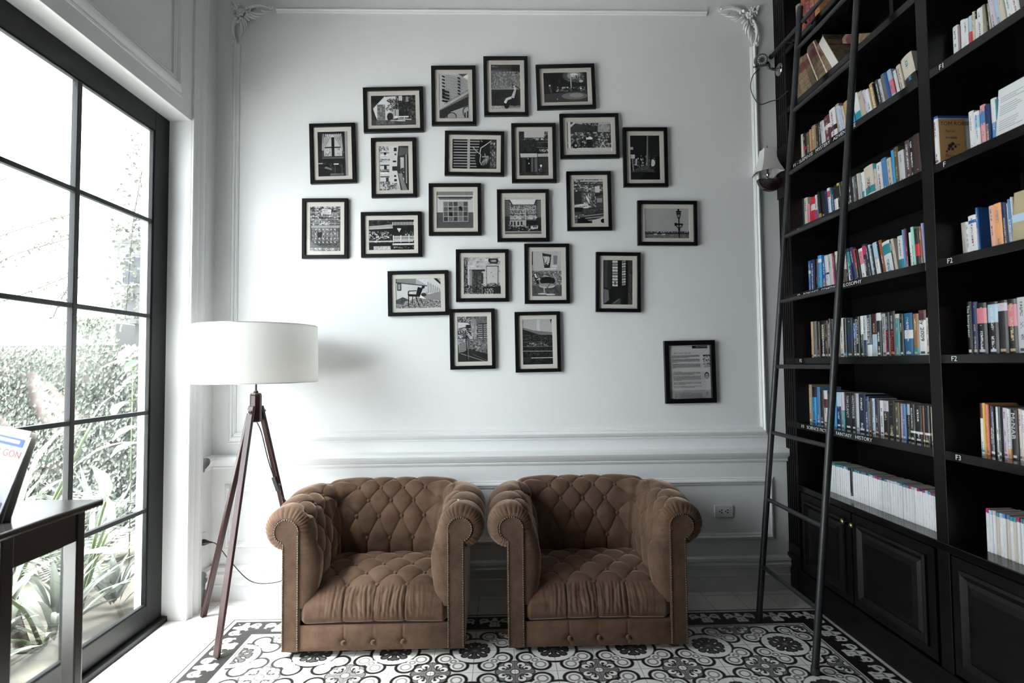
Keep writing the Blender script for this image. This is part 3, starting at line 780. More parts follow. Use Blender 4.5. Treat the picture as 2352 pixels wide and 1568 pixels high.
# outlets
o = thing('wall_outlet', 'white wall outlet low on the left wall with the lamp plugged in', 'outlet', (XL, 3.437, .39))
MB().box(.0, .008, -.036, .036, -.055, .055).build('cover_plate', M_WHITEP, o, bevel=.002)
MB().box(.0075, .0095, -.02, .02, -.035, .035).build('socket_insert', M_WHITEP, o, bevel=.001)
o = thing('wall_outlet', 'grey-white double wall outlet on the back wall right of the armchairs', 'outlet', (1.438, YB, .500))
MB().box(-.060, .060, -.014, 0, -.0375, .0375).build('cover_plate', M_WHITEP, o, bevel=.003)
MB().box(-.037, .037, -.017, -.013, -.019, .019).build('socket_insert', M_WHITEP, o, bevel=.001)
h = MB()
for cx in (-.021, .018):
    for dx, dz in ((-.008, 0), (.005, .008), (.005, -.008)): h.lathe([(.0042, 0), (.0042, .0008)], 10, Matrix.Translation((cx + dx, -.0172, dz)) @ Matrix.Rotation(PI / 2, 4, 'X'))
h.build('pin_holes', M_HOLE, o)
# ------------------------------------------------------------------ built-in bookcase
XF, XB = 1.860, 2.24
UP = [(3.412, 3.548), (2.268, 2.331), (1.08, 1.143)]           # uprights (y ranges)
YE = 1.08
bc = thing('bookcase', 'tall black-brown built-in bookcase with labelled shelves along the right side', 'bookcase', (XF, YE, 0))
def bch(mb, name, m, parent=None, **k):
    o = mb.build(name, m, parent or bc, **k)
    if parent is None: o.location = (-XF, -YE, 0)
    return o
bch(MB().box(XB, XB + .02, YE, YB - .002, 0, 4.44), 'back_panel', M_DARKIN)
for i, (a, b) in enumerate(UP):
    if i == 0:
        mb = MB(); mb.box(XF + .012, XB, a, b, .24, 4.44)
        # fluted face between z ranges
        for (z0, z1) in ((.30, 2.58), (2.86, 4.4)):
            for k in range(5):
                y = a + .012 + k * .0235; mb.box(XF - .001, XF + .014, y, y + .0135, z0, z1)
        for (z0, z1) in ((.24, .30), (2.58, 2.86), (4.4, 4.44)): mb.box(XF - .003, XF + .014, a, b, z0, z1)
        mb.box(XF - .001, XF + .014, a, a + .008, .24, 4.44); mb.box(XF - .001, XF + .014, b - .008, b, .24, 4.44)
        mb.box(XF - .004, XB, a - .002, b, .0, .24); mb.box(XF - .012, XF + .0, a - .004, b, .205, .235); mb.box(XF - .008, XF, a + .02, b - .02, .03, .17)
        bch(mb, 'pilaster', M_DARKWOOD, bevel=.0025)
    else:
        bch(MB().box(XF, XB, a, b, .16 if i else 0, 4.44), 'upright', M_DARKWOOD, bevel=.002)
SH = [1.040, 1.441, 1.844, 2.249, 2.662, 3.044, 3.425, 3.83]    # undersides
SHN = {}
for bi, (y0, y1) in enumerate(((2.331, 3.53), (1.143, 2.268))):
    for k, z in enumerate(SH):
        mb = MB(); mb.box(XF + .001, XB, y0 - .0, min(y1, 3.53), z, z + .037)
        SHN[(bi, k)] = bch(mb, 'shelf', M_SHELF, bevel=.0015)
bch(MB().box(XF - .006, XB, YE, 3.413, .657, .692), 'counter', M_SHELF, bevel=.003)
bch(MB().box(XF - .004, XB, YE, 3.413, 0, .150).box(XF - .010, XF, YE, 3.413, .150, .163), 'plinth', M_DARKWOOD, bevel=.004)
# small upright panels on the fourth shelf from the top
bch(MB().box(XF + .03, XB, 2.50, 2.525, 3.081, 3.425), 'shelf_divider', M_DARKWOOD)
# doors
def door(y0, y1, knob_y, parent_name='door'):
    z0, z1 = .175, .650
    mb = MB(); st = .07
    x = XF - .002
    mb.box(x, x + .02, y0, y1, z0, z1)
    d = bch(mb, 'door', M_DARKWOOD)
    pm_ = MB()
    pr = [(0, .0), (0, .012), (.012, .016), (.022, .010), (.034, .002), (.050, .010), (.075, .016)]
    pm_.rings([[(x - .0 - o, y0 + st * .6 + d_, z0 + st * .6 + d_), (x - o, y1 - st * .6 - d_, z0 + st * .6 + d_), (x - o, y1 - st * .6 - d_, z1 - st * .6 - d_), (x - o, y0 + st * .6 + d_, z1 - st * .6 - d_)] for d_, o in pr])
    e, o_ = pr[-1]; yy0, yy1, zz0, zz1 = y0 + st * .6 + e, y1 - st * .6 - e, z0 + st * .6 + e, z1 - st * .6 - e
    pm_.add([(x - o_, yy0, zz0), (x - o_, yy1, zz0), (x - o_, yy1, zz1), (x - o_, yy0, zz1)], [(0, 1, 2, 3)])
    pm_.build('raised_panel', M_DARKWOOD, d)
    if knob_y:
        kb = MB(); kb.lathe([(.007, 0), (.005, .012), (.013, .020), (.015, .027), (.010, .034), (.001, .036)], 16, Matrix.Translation((x, knob_y, .598)) @ Matrix.Rotation(-PI / 2, 4, 'Y'))
        kb.build('knob', M_BRASS, d, smooth=True)
door(2.905, 3.385, 2.935); door(2.345, 2.893, 2.862); door(1.71, 2.255, 1.745); door(1.155, 1.70, 1.665)
# lettering on the shelf fronts
def letter(txt, y, z, size, parent, fit=None):
    me = text_mesh(txt, size, .0004, fit=fit)
    bm = bmesh.new(); bm.from_mesh(me); xs = sorted((min(v.co.x for v in f.verts), max(v.co.x for v in f.verts)) for f in bm.faces)
    cuts = []; e = xs[0][1]
    for a_, b_ in xs:
        if a_ - e > size * .38: cuts.append((a_ + e) / 2)
        e = max(e, b_)
    for k in range(len(cuts) + 1):
        lo_ = cuts[k - 1] if k else -9; hi_ = cuts[k] if k < len(cuts) else 9
        b2 = bm.copy(); bmesh.ops.delete(b2, geom=[f for f in b2.faces if not lo_ < f.calc_center_median().x < hi_], context='FACES')
        m2 = bpy.data.meshes.new('lettering'); b2.to_mesh(m2); b2.free()
        place_mesh('lettering', m2, M_LETTER, M_face_left(XF - .0006, y, z), parent)
    bm.free()
letter('F1 – SUSPENSE   MYSTERY   ADVENTURE', 3.357, 2.680, .027, SHN[(0, 4)], .60)
letter('F1', 3.335, 2.267, .027, SHN[(0, 3)]); letter('F2 – ROMANCE   COMEDY   PHILOSOPHY', 3.355, 1.862, .027, SHN[(0, 2)], .60)
letter('F2', 3.355, 1.460, .027, SHN[(0, 1)]); letter('F3   SCIENCE FICTION   FANTASY   HISTORY', 3.357, 1.058, .026, SHN[(0, 0)], .64)
for k, tx in ((4, 'F1'), (3, 'F'), (2, 'F2'), (1, 'F2'), (0, 'F3')): letter(tx, 2.215, SH[k] + .0185, .030, SHN[(1, k)])

# ------------------------------------------------------------------ books
CL = dict(cr=(.62, .56, .47), bk=(.008, .008, .009), ol=(.10, .085, .045), tn=(.36, .27, .16), db=(.035, .025, .018), wh=(.78, .79, .80), mr=(.10, .022, .025),
  lb=(.42, .58, .72), li=(.62, .55, .66), gd=(.42, .28, .10), sb=(.04, .36, .72), be=(.50, .43, .34), dg=(.035, .05, .05), gy=(.16, .16, .17), bl=(.02, .10, .34),
  rd=(.50, .015, .03), tl=(.02, .22, .27), nv=(.010, .022, .09), pk=(.62, .20, .25), pu=(.28, .08, .30), ye=(.72, .50, .06), cg=(.46, .44, .40), wg=(.58, .58, .60),
  bs=(.08, .20, .42), br=(.065, .035, .035), dbr=(.035, .016, .012), mg=(.42, .01, .12), do=(.06, .055, .03), mt=(.35, .72, .60), lv=(.28, .30, .55),
  si=(.48, .50, .54), sl=(.05, .06, .075), mr2=(.045, .006, .010), ib=(.42, .55, .66), tl2=(.05, .26, .30), pb=(.01, .11, .24), br2=(.22, .11, .05), nv2=(.006, .014, .045),
  pd=(.035, .02, .05), mv=(.38, .26, .32), dt=(.008, .03, .04), wt=(.80, .81, .83), tn2=(.30, .26, .20), pk2=(.70, .30, .32), pc=(.75, .42, .32), og=(.78, .36, .14),
  cor=(.75, .22, .15), wht=(.8, .8, .8))
CL['or'] = (.45, .22, .08); CL['or2'] = (.26, .085, .03); CL['or3'] = (.55, .33, .16)
CNAME = dict(cr='cream', bk='black', ol='olive brown', tn='tan', db='dark brown', wh='white', mr='maroon', lb='pale blue', li='lilac grey', gd='ochre', sb='bright blue', be='beige', dg='charcoal',
  gy='grey', bl='blue', rd='red', tl='teal', nv='navy', pk='pink', pu='purple', ye='yellow', cg='grey-beige', wg='light grey', bs='steel blue', br='brown', dbr='deep brown', mg='magenta',
  do='dark olive', mt='mint green', lv='lavender blue', si='silver', sl='slate', mr2='dark maroon', ib='ice blue', tl2='dusty teal', pb='petrol blue', br2='russet', nv2='midnight blue',
  pd='plum black', mv='mauve', dt='dark teal', wt='white', tn2='greyish tan', pk2='salmon pink', pc='peach', og='orange', cor='coral')
CNAME['or'] = 'orange brown'; CNAME['or2'] = 'burnt orange'; CNAME['or3'] = 'amber'
SHELFTXT = dict(A='the suspense shelf', B='the shelf below suspense', C='the romance shelf', D='the shelf below romance',
  E='the science fiction shelf', F='the first bay counter', A2='right bay shelf one', B2='right bay shelf two', C2='right bay shelf three',
  D2='right bay shelf four', E2='right bay shelf five', F2='the right bay counter', G='the shelf of old leather books', H='the topmost shelf in view')
def ordn(n):
    w = ['first', 'second', 'third', 'fourth', 'fifth', 'sixth', 'seventh', 'eighth', 'ninth', 'tenth', 'eleventh', 'twelfth']
    if n <= 12: return w[n - 1]
    return '%d%s' % (n, 'th' if 10 < n % 100 < 20 else {1: 'st', 2: 'nd', 3: 'rd'}.get(n % 10, 'th'))
def book_meshes():
    c = MB(); tt = .045                                        # unit: x 0..1 depth, y -1..0 thickness, z 0..1
    n = 5; sp = [(.035 * (1 - math.sin(PI * k / n) ** .6), -k / n) for k in range(n + 1)]
    prof = [(1, 0)] + sp + [(1, -1), (1, -1 + tt)] + [(.03 + a, max(-1 + tt, min(-tt, b))) for a, b in reversed(sp)] + [(1, -tt)]
    outer = [(1, 0)] + sp + [(1, -1)]; inner = [(1, -tt)] + [(.03 + a, max(-1 + tt, min(-tt, b))) for a, b in sp] + [(1, -1 + tt)]
    c.grid([[(x, y, z) for x, y in P_] for P_, z in ((outer, 0), (outer, 1), (inner, 1), (inner, 0))], wrapu=True)
    for i in (0, len(outer) - 1):
        n0 = len(c.v); c.add([(*outer[i], 0), (*outer[i], 1), (*inner[i], 1), (*inner[i], 0)], [(0, 1, 2, 3)])
    cover = c.mesh('cover')
    pg = MB(); pg.box(.05, .96, -1 + tt, -tt, .006, .998); page = pg.mesh('page_block', M_PAGE)
    cover.materials.append(M_BOOK); return cover, page
BCOVER, BPAGE = book_meshes()
XS = 1.94
def book(x, y, z, t, h, d, lean, c1, band=(0, 0), c2=(1, 1, 1), c3=(1, 1, 1), mark=1, seed=0, label='', group='', rotz=0, lo=0, extra=None, tc3=None):
    r = thing('book', label, 'book', (x, y, z), (0, 0, 0), group)
    M = Matrix.Rotation(R(rotz), 4, 'Z') @ Matrix.Rotation(R(-lean), 4, 'X')
    r.rotation_euler = M.to_euler()
    cv = bpy.data.objects.new('cover', BCOVER); COL.objects.link(cv); cv.parent = r; cv.scale = (d, t, h)
    for k, val in (('c_main', c1), ('c_band', c2), ('c_mark', c3)): cv[k] = [float(q) for q in val]
    cv['band'] = [float(band[0]), float(band[1]), 0.0]; cv['mark'] = [float(mark), float(seed), float(lo)]
    pb = bpy.data.objects.new('page_block', BPAGE); COL.objects.link(pb); pb.parent = r; pb.scale = (d, t, h)
    if extra:
        red = extra.startswith('!'); tx = extra.strip('!')
        me = text_mesh(tx, 1.0, .0)
        xs = [v.co.x for v in me.vertices]; ys = [v.co.y for v in me.vertices]
        w, hh = max(xs) - min(xs), max(ys) - min(ys); k = min(t * .62 / hh, .030); kx = min(h * .62 / w, k * 1.35)
        for v in me.vertices: v.co.x = (v.co.x - min(xs)) * kx; v.co.y = (v.co.y - (max(ys) + min(ys)) / 2) * k
        top = h * (.93 if not red else .55)
        # reads downwards: text x -> -z, text y -> -y (to the right), facing -x
        Mx = Matrix(((0, 0, -1, -.0012), (0, -1, 0, -t / 2), (-1, 0, 0, top), (0, 0, 0, 1)))
        m = M_RED if red else (M_INK if sum(c1) > 1.0 else M_LETTER)
        o = place_mesh('title', me, m, Mx, r)
        if red:
            me = text_mesh('ROBERT HARRIS', 1.0, .0); xs = [v.co.x for v in me.vertices]; w = max(xs) - min(xs)
            for v in me.vertices: v.co.x = v.co.x * h * .30 / w; v.co.y = v.co.y * t * .5
            place_mesh('title', me, M_LETTER, Matrix(((0, 0, -1, -.0012), (0, -1, 0, -t / 2), (-1, 0, 0, h * .90), (0, 0, 0, 1))), r)
    return r
M_RED = mat('red_print', (.6, .01, .015), .5); M_INK = mat('dark_print', (.03, .03, .035), .5)
_b1, _b2, _b3 = (.17, .12, .075), (.12, .085, .058), (.20, .15, .10)
_r1 = (.085, .025, .030)
OLDROWS = [(3.372, .055, .285, 19, _b2, _r1, 'brown leather volume at the far left of the old leather books'),
 (3.312, .050, .285, 20, _b1, _r1, 'brown leather volume with maroon label, second from the left of the old leather books'),
 (3.257, .048, .285, 21, _b1, _r1, 'brown leather volume with maroon label, third from the left of the old leather books'),
 (3.204, .045, .28, 23, _b2, _r1, 'brown leather volume with maroon label, fourth from the left of the old leather books'),
 (3.153, .100, .30, 25, _b2, _r1, 'thickest brown leather volume, leaning in the middle of the old leather books'),
 (3.040, .040, .26, 27, _b1, _r1, 'narrow leather volume just right of the thickest old leather book'),
 (2.992, .060, .29, 30, _b3, _r1, 'tan volume turned fore-edge out showing white pages among the old leather books')]
TOPROW = [(3.475, .055, .27, (.055, .028, .026), (.09, .03, .03), 'dark maroon volume at the far left of the topmost shelf in view'),
 (3.415, .045, .28, (.30, .24, .17), (.12, .09, .06), 'cream and brown volume, second from the left on the topmost shelf in view'),
 (3.355, .045, .28, (.17, .055, .03), (.12, .03, .02), 'red-brown volume, third from the left on the topmost shelf in view'),
 (3.305, .040, .26, (.11, .02, .03), (.16, .05, .05), 'maroon volume, fourth from the left on the topmost shelf in view'),
 (3.262, .045, .26, (.09, .02, .025), (.2, .08, .05), 'dark red volume, fifth from the left on the topmost shelf in view'),
 (3.21, .05, .24, (.42, .19, .07), (.3, .12, .05), 'orange-brown volume, sixth from the left on the topmost shelf in view')]
BOOKS={
 'A':(2.7,[
  (3.468, 0.0793, 0.2, 2, 'cr', ''),
  (3.3888, 0.0324, 0.2, 2, 'bk', 'rd.45.55'),
  (3.3563, 0.0475, 0.19, 2, 'ol', ''),
  (3.3088, 0.018, 0.19, 2, 'or', ''),
  (3.2908, 0.0426, 0.205, 2, 'tn', ''),
  (3.2483, 0.0291, 0.2, 2, 'db', ''),
  (3.2192, 0.0332, 0.2, 2, 'bk', ''),
  (3.186, 0.0415, 0.19, 6, 'wh', 'bl.0.12'),
  (3.1445, 0.0549, 0.2, 6, 'mr', 'wh.6.72'),
  (3.0896, 0.0566, 0.215, 6, 'wh', 'bk.38.52'),
  (3.033, 0.0309, 0.22, 6, 'tn', ''),
  (3.0021, 0.027, 0.21, 12, 'lb', ''),
  (2.9751, 0.0146, 0.2, 12, 'li', ''),
  (2.9605, 0.0184, 0.19, 12, 'cr', ''),
  (2.942, 0.0343, 0.2, 12, 'gd', ''),
  (2.9077, 0.0298, 0.21, 12, 'sb', ''),
  (2.8623, 0.0458, 0.2, 12, 'wh', 'tl.0.45'),
  (2.8165, 0.0357, 0.19, 12, 'be', ''),
  (2.7808, 0.0233, 0.185, 12, 'li', ''),
  (2.7575, 0.0258, 0.18, 12, 'wh', ''),
  (2.7317, 0.0309, 0.2, 12, 'gd', ''),
  (2.7009, 0.0111, 0.19, 12, 'bk', ''),
  (2.6898, 0.03, 0.195, 12, 'dg', ''),
  (2.6598, 0.0187, 0.185, 12, 'wh', ''),
  (2.6411, 0.0289, 0.2, 12, 'gy', ''),
  (2.6122, 0.0181, 0.195, 12, 'bl', ''),
  (2.5941, 0.028, 0.195, 12, 'lb', 'pk.3.7'),
  (2.5586, 0.0199, 0.175, 12, 'wh', ''),
  (2.5377, 0.0064, 0.17, 12, 'bk', ''),
  (2.5313, 0.0267, 0.18, 12, 'cr', ''),
  (2.5037, 0.0714, 0.2, 12, 'cr', 'bk.0.45'),
 ]),
 'B':(2.286,[
  (3.4758, 0.0214, 0.2, 0, 'bk', ''),
  (3.4544, 0.0502, 0.205, 0, 'dt', ':T'),
  (3.4042, 0.0408, 0.2, 0, 'cr', ''),
  (3.3634, 0.0264, 0.15, 0, 'pk', ''),
  (3.3354, 0.0469, 0.185, 0, 'rd', 'wh.55.75'),
  (3.2884, 0.0268, 0.185, 0, 'wh', 'pu.0.5'),
  (3.2617, 0.0226, 0.185, 0, 'gy', ''),
  (3.239, 0.0223, 0.19, 5, 'bk', 'gd.0.3'),
  (3.2167, 0.0402, 0.19, 5, 'bk', ':T'),
  (3.1766, 0.0335, 0.18, 5, 'nv', ''),
  (3.143, 0.0266, 0.185, 5, 'wh', 'rd.7.9'),
  (3.1164, 0.0138, 0.18, 5, 'tl', ''),
  (3.1026, 0.0205, 0.175, 5, 'nv', ''),
  (3.082, 0.0336, 0.18, 5, 'bk', 'wh.0.55'),
  (3.0484, 0.0231, 0.185, 5, 'bk', 'ye.92.99:T'),
  (3.024, 0.015, 0.18, 5, 'db', ''),
  (3.0077, 0.0212, 0.18, 5, 'gy', ''),
  (2.9864, 0.0146, 0.17, 5, 'bk', ''),
  (2.9718, 0.0201, 0.17, 5, 'bk', 'tl.0.3'),
  (2.9516, 0.034, 0.175, 5, 'bk', ''),
  (2.9176, 0.0242, 0.175, 5, 'gy', ''),
  (2.8934, 0.0239, 0.175, 5, 'dg', ''),
  (2.8695, 0.0118, 0.175, 5, 'cr', ''),
  (2.8578, 0.0175, 0.175, 5, 'cg', ''),
  (2.8403, 0.0173, 0.17, 5, 'wh', 'tl.1.4'),
  (2.823, 0.0114, 0.17, 5, 'wh', ''),
  (2.8115, 0.0694, 0.185, 5, 'cr', 'tl.2.4'),
  (2.7422, 0.0188, 0.185, 5, 'cr', 'tl.85.99'),
  (2.7233, 0.0369, 0.18, 5, 'wh', ''),
  (2.6864, 0.036, 0.185, 5, 'bs', ''),
  (2.6505, 0.0301, 0.175, 5, 'cr', ''),
  (2.6204, 0.0221, 0.205, 3, 'sb', ''),
  (2.5982, 0.0313, 0.21, 3, 'ol', ''),
  (2.5669, 0.0376, 0.175, 3, 'wg', ''),
  (2.5293, 0.0275, 0.215, 3, 'br', ':T'),
  (2.5018, 0.0269, 0.215, 3, 'bk', ''),
  (2.4749, 0.0363, 0.215, 3, 'dbr', ''),
 ]),
 'C':(1.881,[
  (3.3819, 0.0332, 0.2, 0, 'bl', 'wh.6.7'),
  (3.3487, 0.0468, 0.2, 0, 'nv', ''),
  (3.302, 0.0212, 0.2, 0, 'bk', 'wh.0.1'),
  (3.2808, 0.0381, 0.215, 0, 'sb', 'wh.8.9'),
  (3.2427, 0.0539, 0.205, 0, 'bl', 'gy.0.25'),
  (3.1888, 0.0328, 0.2, 5, 'wh', 'bk.42.48'),
  (3.1559, 0.0385, 0.2, 5, 'wg', ''),
  (3.1174, 0.0189, 0.2, 5, 'mg', ''),
  (3.0985, 0.0156, 0.2, 5, 'bk', ''),
  (3.0817, 0.0234, 0.2, 5, 'cr', ''),
  (3.0571, 0.014, 0.19, 5, 'wh', ''),
  (3.0431, 0.0121, 0.19, 5, 'wh', ''),
  (3.031, 0.0327, 0.19, 5, 'do', 'cr.45.99'),
  (2.9984, 0.0146, 0.19, 5, 'bk', ''),
  (2.9838, 0.0202, 0.195, 5, 'wh', ''),
  (2.9635, 0.0228, 0.2, 10, 'nv', 'tl.5.9'),
  (2.9407, 0.028, 0.2, 10, 'nv', ''),
  (2.9127, 0.022, 0.195, 10, 'bk', 'rd.4.95'),
  (2.8906, 0.0217, 0.175, 10, 'bk', ''),
  (2.8689, 0.0346, 0.175, 10, 'wh', 'pk.5.9'),
  (2.8343, 0.0261, 0.195, 10, 'bk', 'mg.7.95'),
  (2.8082, 0.018, 0.195, 10, 'bk', ''),
  (2.7902, 0.0178, 0.18, 10, 'lb', ''),
  (2.7725, 0.015, 0.175, 10, 'bk', ''),
  (2.7574, 0.0345, 0.185, 10, 'lb', 'wh.0.5'),
  (2.7229, 0.0121, 0.185, 10, 'bk', ':T'),
  (2.7108, 0.0239, 0.185, 10, 'or2', ''),
  (2.6869, 0.0558, 0.17, 10, 'wh', 'tl.6.9'),
  (2.6311, 0.0091, 0.17, 10, 'bk', 'gd.7.9'),
  (2.6221, 0.0202, 0.175, 10, 'cr', ''),
  (2.6019, 0.033, 0.175, 3, 'wh', 'tl.1.35'),
  (2.5689, 0.013, 0.2, 3, 'sb', ''),
  (2.5559, 0.015, 0.2, 3, 'mg', ''),
  (2.5409, 0.0114, 0.2, 3, 'bk', ''),
  (2.5198, 0.0146, 0.175, 3, 'wh', ':T'),
  (2.5053, 0.0185, 0.2, 3, 'mt', ''),
  (2.4868, 0.0262, 0.185, 3, 'bk', 'rd.3.6'),
  (2.4605, 0.0139, 0.19, 3, 'or2', ''),
  (2.4466, 0.0138, 0.2, 3, 'lv', ''),
 ]),
 'D':(1.478,[
  (3.3688, 0.0253, 0.225, 0, 'or3', ''),
  (3.3435, 0.0391, 0.225, 0, 'gy', ''),
  (3.3044, 0.0313, 0.215, 0, 'db', ''),
  (3.2731, 0.0542, 0.22, 0, 'bk', 'ol.5.9'),
  (3.2189, 0.0265, 0.22, 0, 'dbr', ''),
  (3.1924, 0.0228, 0.225, 0, 'bk', ':T'),
  (3.1696, 0.0257, 0.22, 0, 'bk', ''),
  (3.1427, 0.0259, 0.22, 0, 'dg', ''),
  (3.1156, 0.031, 0.225, 0, 'mr', ''),
  (3.0846, 0.0423, 0.22, 0, 'cr', ''),
  (3.0423, 0.0237, 0.215, 0, 'bk', 'bl.0.12:T'),
  (3.0186, 0.052, 0.215, 0, 'dt', 'nv.4.6'),
  (2.9666, 0.0281, 0.205, 0, 'bk', 'bl.5.9'),
  (2.9385, 0.0303, 0.215, 0, 'bk', ':CYNDI LAUPER'),
  (2.9082, 0.0244, 0.215, 0, 'dt', 'wh.55.99'),
  (2.8838, 0.0319, 0.215, 0, 'si', 'nv.0.4'),
  (2.8519, 0.0338, 0.22, 0, 'sl', 'wh.0.28:THUNDER OF TIME'),
  (2.8182, 0.043, 0.22, 0, 'mr2', 'ib.0.52'),
  (2.7752, 0.0344, 0.22, 0, 'bk', 'wh.82.99'),
  (2.7408, 0.0336, 0.215, 0, 'si', ':Amnesia  Peter Carey'),
  (2.7072, 0.0305, 0.22, 0, 'bk', ':!Munich'),
  (2.6767, 0.0366, 0.22, 0, 'bk', ':!Munich'),
  (2.6401, 0.029, 0.205, 0, 'tl2', 'cr.9.99'),
  (2.6111, 0.0241, 0.2, 0, 'bk', ''),
  (2.587, 0.0552, 0.2, 0, 'pb', 'wh.4.6'),
  (2.5318, 0.0349, 0.195, 0, 'br2', 'tl.0.18'),
  (2.4969, 0.0457, 0.205, 0, 'wh', 'mr.78.99:Italy 2009'),
  (2.4512, 0.0224, 0.17, 0, 'cr', ''),
 ]),
 'E':(1.077,[
  (3.4331, 0.0223, 0.235, 0, 'do', ''),
  (3.4108, 0.0329, 0.235, 0, 'tn', ''),
  (3.3779, 0.043, 0.22, 0, 'sb', 'bk.72.99'),
  (3.3349, 0.035, 0.22, 0, 'bs', ''),
  (3.2999, 0.0377, 0.205, 0, 'db', ''),
  (3.2623, 0.0368, 0.205, 0, 'wh', 'mr.5.75'),
  (3.2241, 0.0444, 0.205, 0, 'bk', ''),
  (3.1785, 0.0463, 0.2, 0, 'sb', ''),
  (3.1322, 0.0431, 0.2, 0, 'nv', 'lb.6.99'),
  (3.0891, 0.0301, 0.2, 0, 'tl2', 'li.5.99'),
  (3.059, 0.0556, 0.2, 0, 'bk', ':TOM CLANCY'),
  (3.0035, 0.0341, 0.2, 0, 'bk', ':GROTESQUE'),
  (2.9694, 0.0333, 0.2, 0, 'wg', ''),
  (2.936, 0.0566, 0.2, 0, 'nv2', ''),
  (2.8794, 0.0262, 0.19, 0, 'nv', ''),
  (2.8532, 0.0206, 0.185, 0, 'bk', ''),
  (2.8326, 0.0228, 0.18, 0, 'lb', ''),
  (2.8098, 0.0324, 0.18, 0, 'pd', ''),
  (2.7774, 0.0316, 0.175, 0, 'wh', ''),
  (2.7458, 0.038, 0.175, 0, 'bk', 'li.7.99'),
  (2.7078, 0.0438, 0.175, 0, 'bk', ':T'),
  (2.664, 0.0314, 0.175, 0, 'ol', ''),
  (2.6326, 0.0198, 0.17, 0, 'mv', ''),
  (2.6129, 0.0216, 0.17, 0, 'bs', ''),
  (2.5912, 0.0255, 0.17, 0, 'bk', 'ib.7.99'),
  (2.5657, 0.0312, 0.17, 0, 'bk', 'wh.22.28'),
  (2.5345, 0.0424, 0.17, 0, 'bk', 'wh.22.28'),
  (2.4921, 0.0138, 0.168, 0, 'br2', ''),
  (2.4783, 0.0311, 0.17, 0, 'bk', 'wh.22.28'),
  (2.4472, 0.0202, 0.17, 0, 'cr', ''),
 ]),
 'F':(0.692,[
  (3.2408, 0.0175, 0.168, 0, 'wt', 'lb.93.99'),
  (3.2223, 0.0189, 0.168, 0, 'wt', 'tl2.93.99'),
  (3.2023, 0.0184, 0.168, 0, 'wt', 'tl2.93.99'),
  (3.1829, 0.0172, 0.168, 0, 'wt', 'tl.93.99'),
  (3.1646, 0.0206, 0.168, 0, 'wt', 'tl.93.99'),
  (3.1429, 0.0171, 0.168, 0, 'wt', 'tl.93.99'),
  (3.1248, 0.0206, 0.168, 0, 'wt', 'tl.93.99'),
  (3.1032, 0.0175, 0.168, 0, 'wt', 'bs.93.99'),
  (3.0847, 0.0162, 0.168, 0, 'wt', 'lb.93.99'),
  (3.0676, 0.0187, 0.168, 0, 'wt', 'tl2.93.99'),
  (3.0479, 0.0173, 0.168, 0, 'wt', 'nv.93.99'),
  (3.0297, 0.0206, 0.168, 0, 'bk', 'wh.0.12'),
  (3.0082, 0.0189, 0.168, 0, 'wt', 'nv.93.99'),
  (2.9884, 0.0166, 0.168, 0, 'wt', 'tl.93.99'),
  (2.9709, 0.018, 0.168, 0, 'wt', 'tl.93.99'),
  (2.952, 0.0169, 0.168, 0, 'wt', 'nv.93.99'),
  (2.9342, 0.0156, 0.168, 0, 'wt', 'tl.93.99'),
  (2.9178, 0.0183, 0.168, 0, 'wt', 'bs.93.99'),
  (2.8986, 0.0161, 0.168, 0, 'wt', 'nv.93.99'),
  (2.8817, 0.0176, 0.168, 0, 'wt', 'tl2.93.99'),
  (2.8632, 0.0167, 0.168, 0, 'wt', 'li.93.99'),
  (2.8457, 0.0169, 0.168, 0, 'wt', 'bs.93.99'),
  (2.8279, 0.0156, 0.168, 0, 'wt', 'mg.93.99'),
  (2.8115, 0.0166, 0.168, 0, 'wt', 'mg.93.99'),
  (2.7941, 0.0156, 0.168, 0, 'wt', 'tl.93.99'),
  (2.7777, 0.0175, 0.168, 0, 'wt', 'nv.93.99'),
  (2.7594, 0.0199, 0.168, 0, 'wt', 'bs.93.99'),
  (2.7387, 0.0149, 0.168, 0, 'wt', 'lb.93.99'),
  (2.723, 0.0191, 0.168, 0, 'wt', 'li.93.99'),
  (2.7031, 0.0185, 0.168, 0, 'wt', 'li.93.99'),
  (2.6839, 0.0157, 0.168, 0, 'wt', 'lb.93.99'),
  (2.6675, 0.016, 0.168, 0, 'wt', 'lb.93.99'),
  (2.6508, 0.0164, 0.168, 0, 'wt', 'tl2.93.99'),
  (2.6337, 0.017, 0.168, 0, 'wt', 'bs.93.99'),
  (2.616, 0.0199, 0.168, 0, 'wt', 'tl2.93.99'),
  (2.5954, 0.0197, 0.168, 0, 'wt', 'mg.93.99'),
  (2.575, 0.0149, 0.168, 0, 'wt', 'lb.93.99'),
  (2.5594, 0.0175, 0.168, 0, 'wt', 'li.93.99'),
  (2.5413, 0.0144, 0.168, 0, 'wt', 'mg.93.99'),
  (2.5262, 0.0159, 0.168, 0, 'wt', 'nv.93.99'),
  (2.5097, 0.0156, 0.168, 0, 'wt', 'mg.93.99'),
  (2.4934, 0.0166, 0.168, 0, 'wt', 'lb.93.99'),
  (2.4762, 0.0166, 0.168, 0, 'wt', 'tl2.93.99'),
  (2.459, 0.0152, 0.168, 0, 'wt', 'mg.93.99'),
  (2.4431, 0.0165, 0.168, 0, 'wt', 'tl.93.99'),
 ]),
 'A2':(2.7,[
  (2.2411, 0.0281, 0.17, 0, 'wh', ''),
  (2.213, 0.01, 0.16, 0, 'mv', ''),
  (2.2005, 0.0198, 0.17, 0, 'wh', ''),
  (2.1807, 0.0194, 0.165, 0, 'wh', ''),
  (2.1613, 0.0167, 0.165, 0, 'lb', 'rd.3.6'),
  (2.1445, 0.0095, 0.16, 0, 'gd', ''),
  (2.135, 0.0117, 0.165, 0, 'cr', ''),
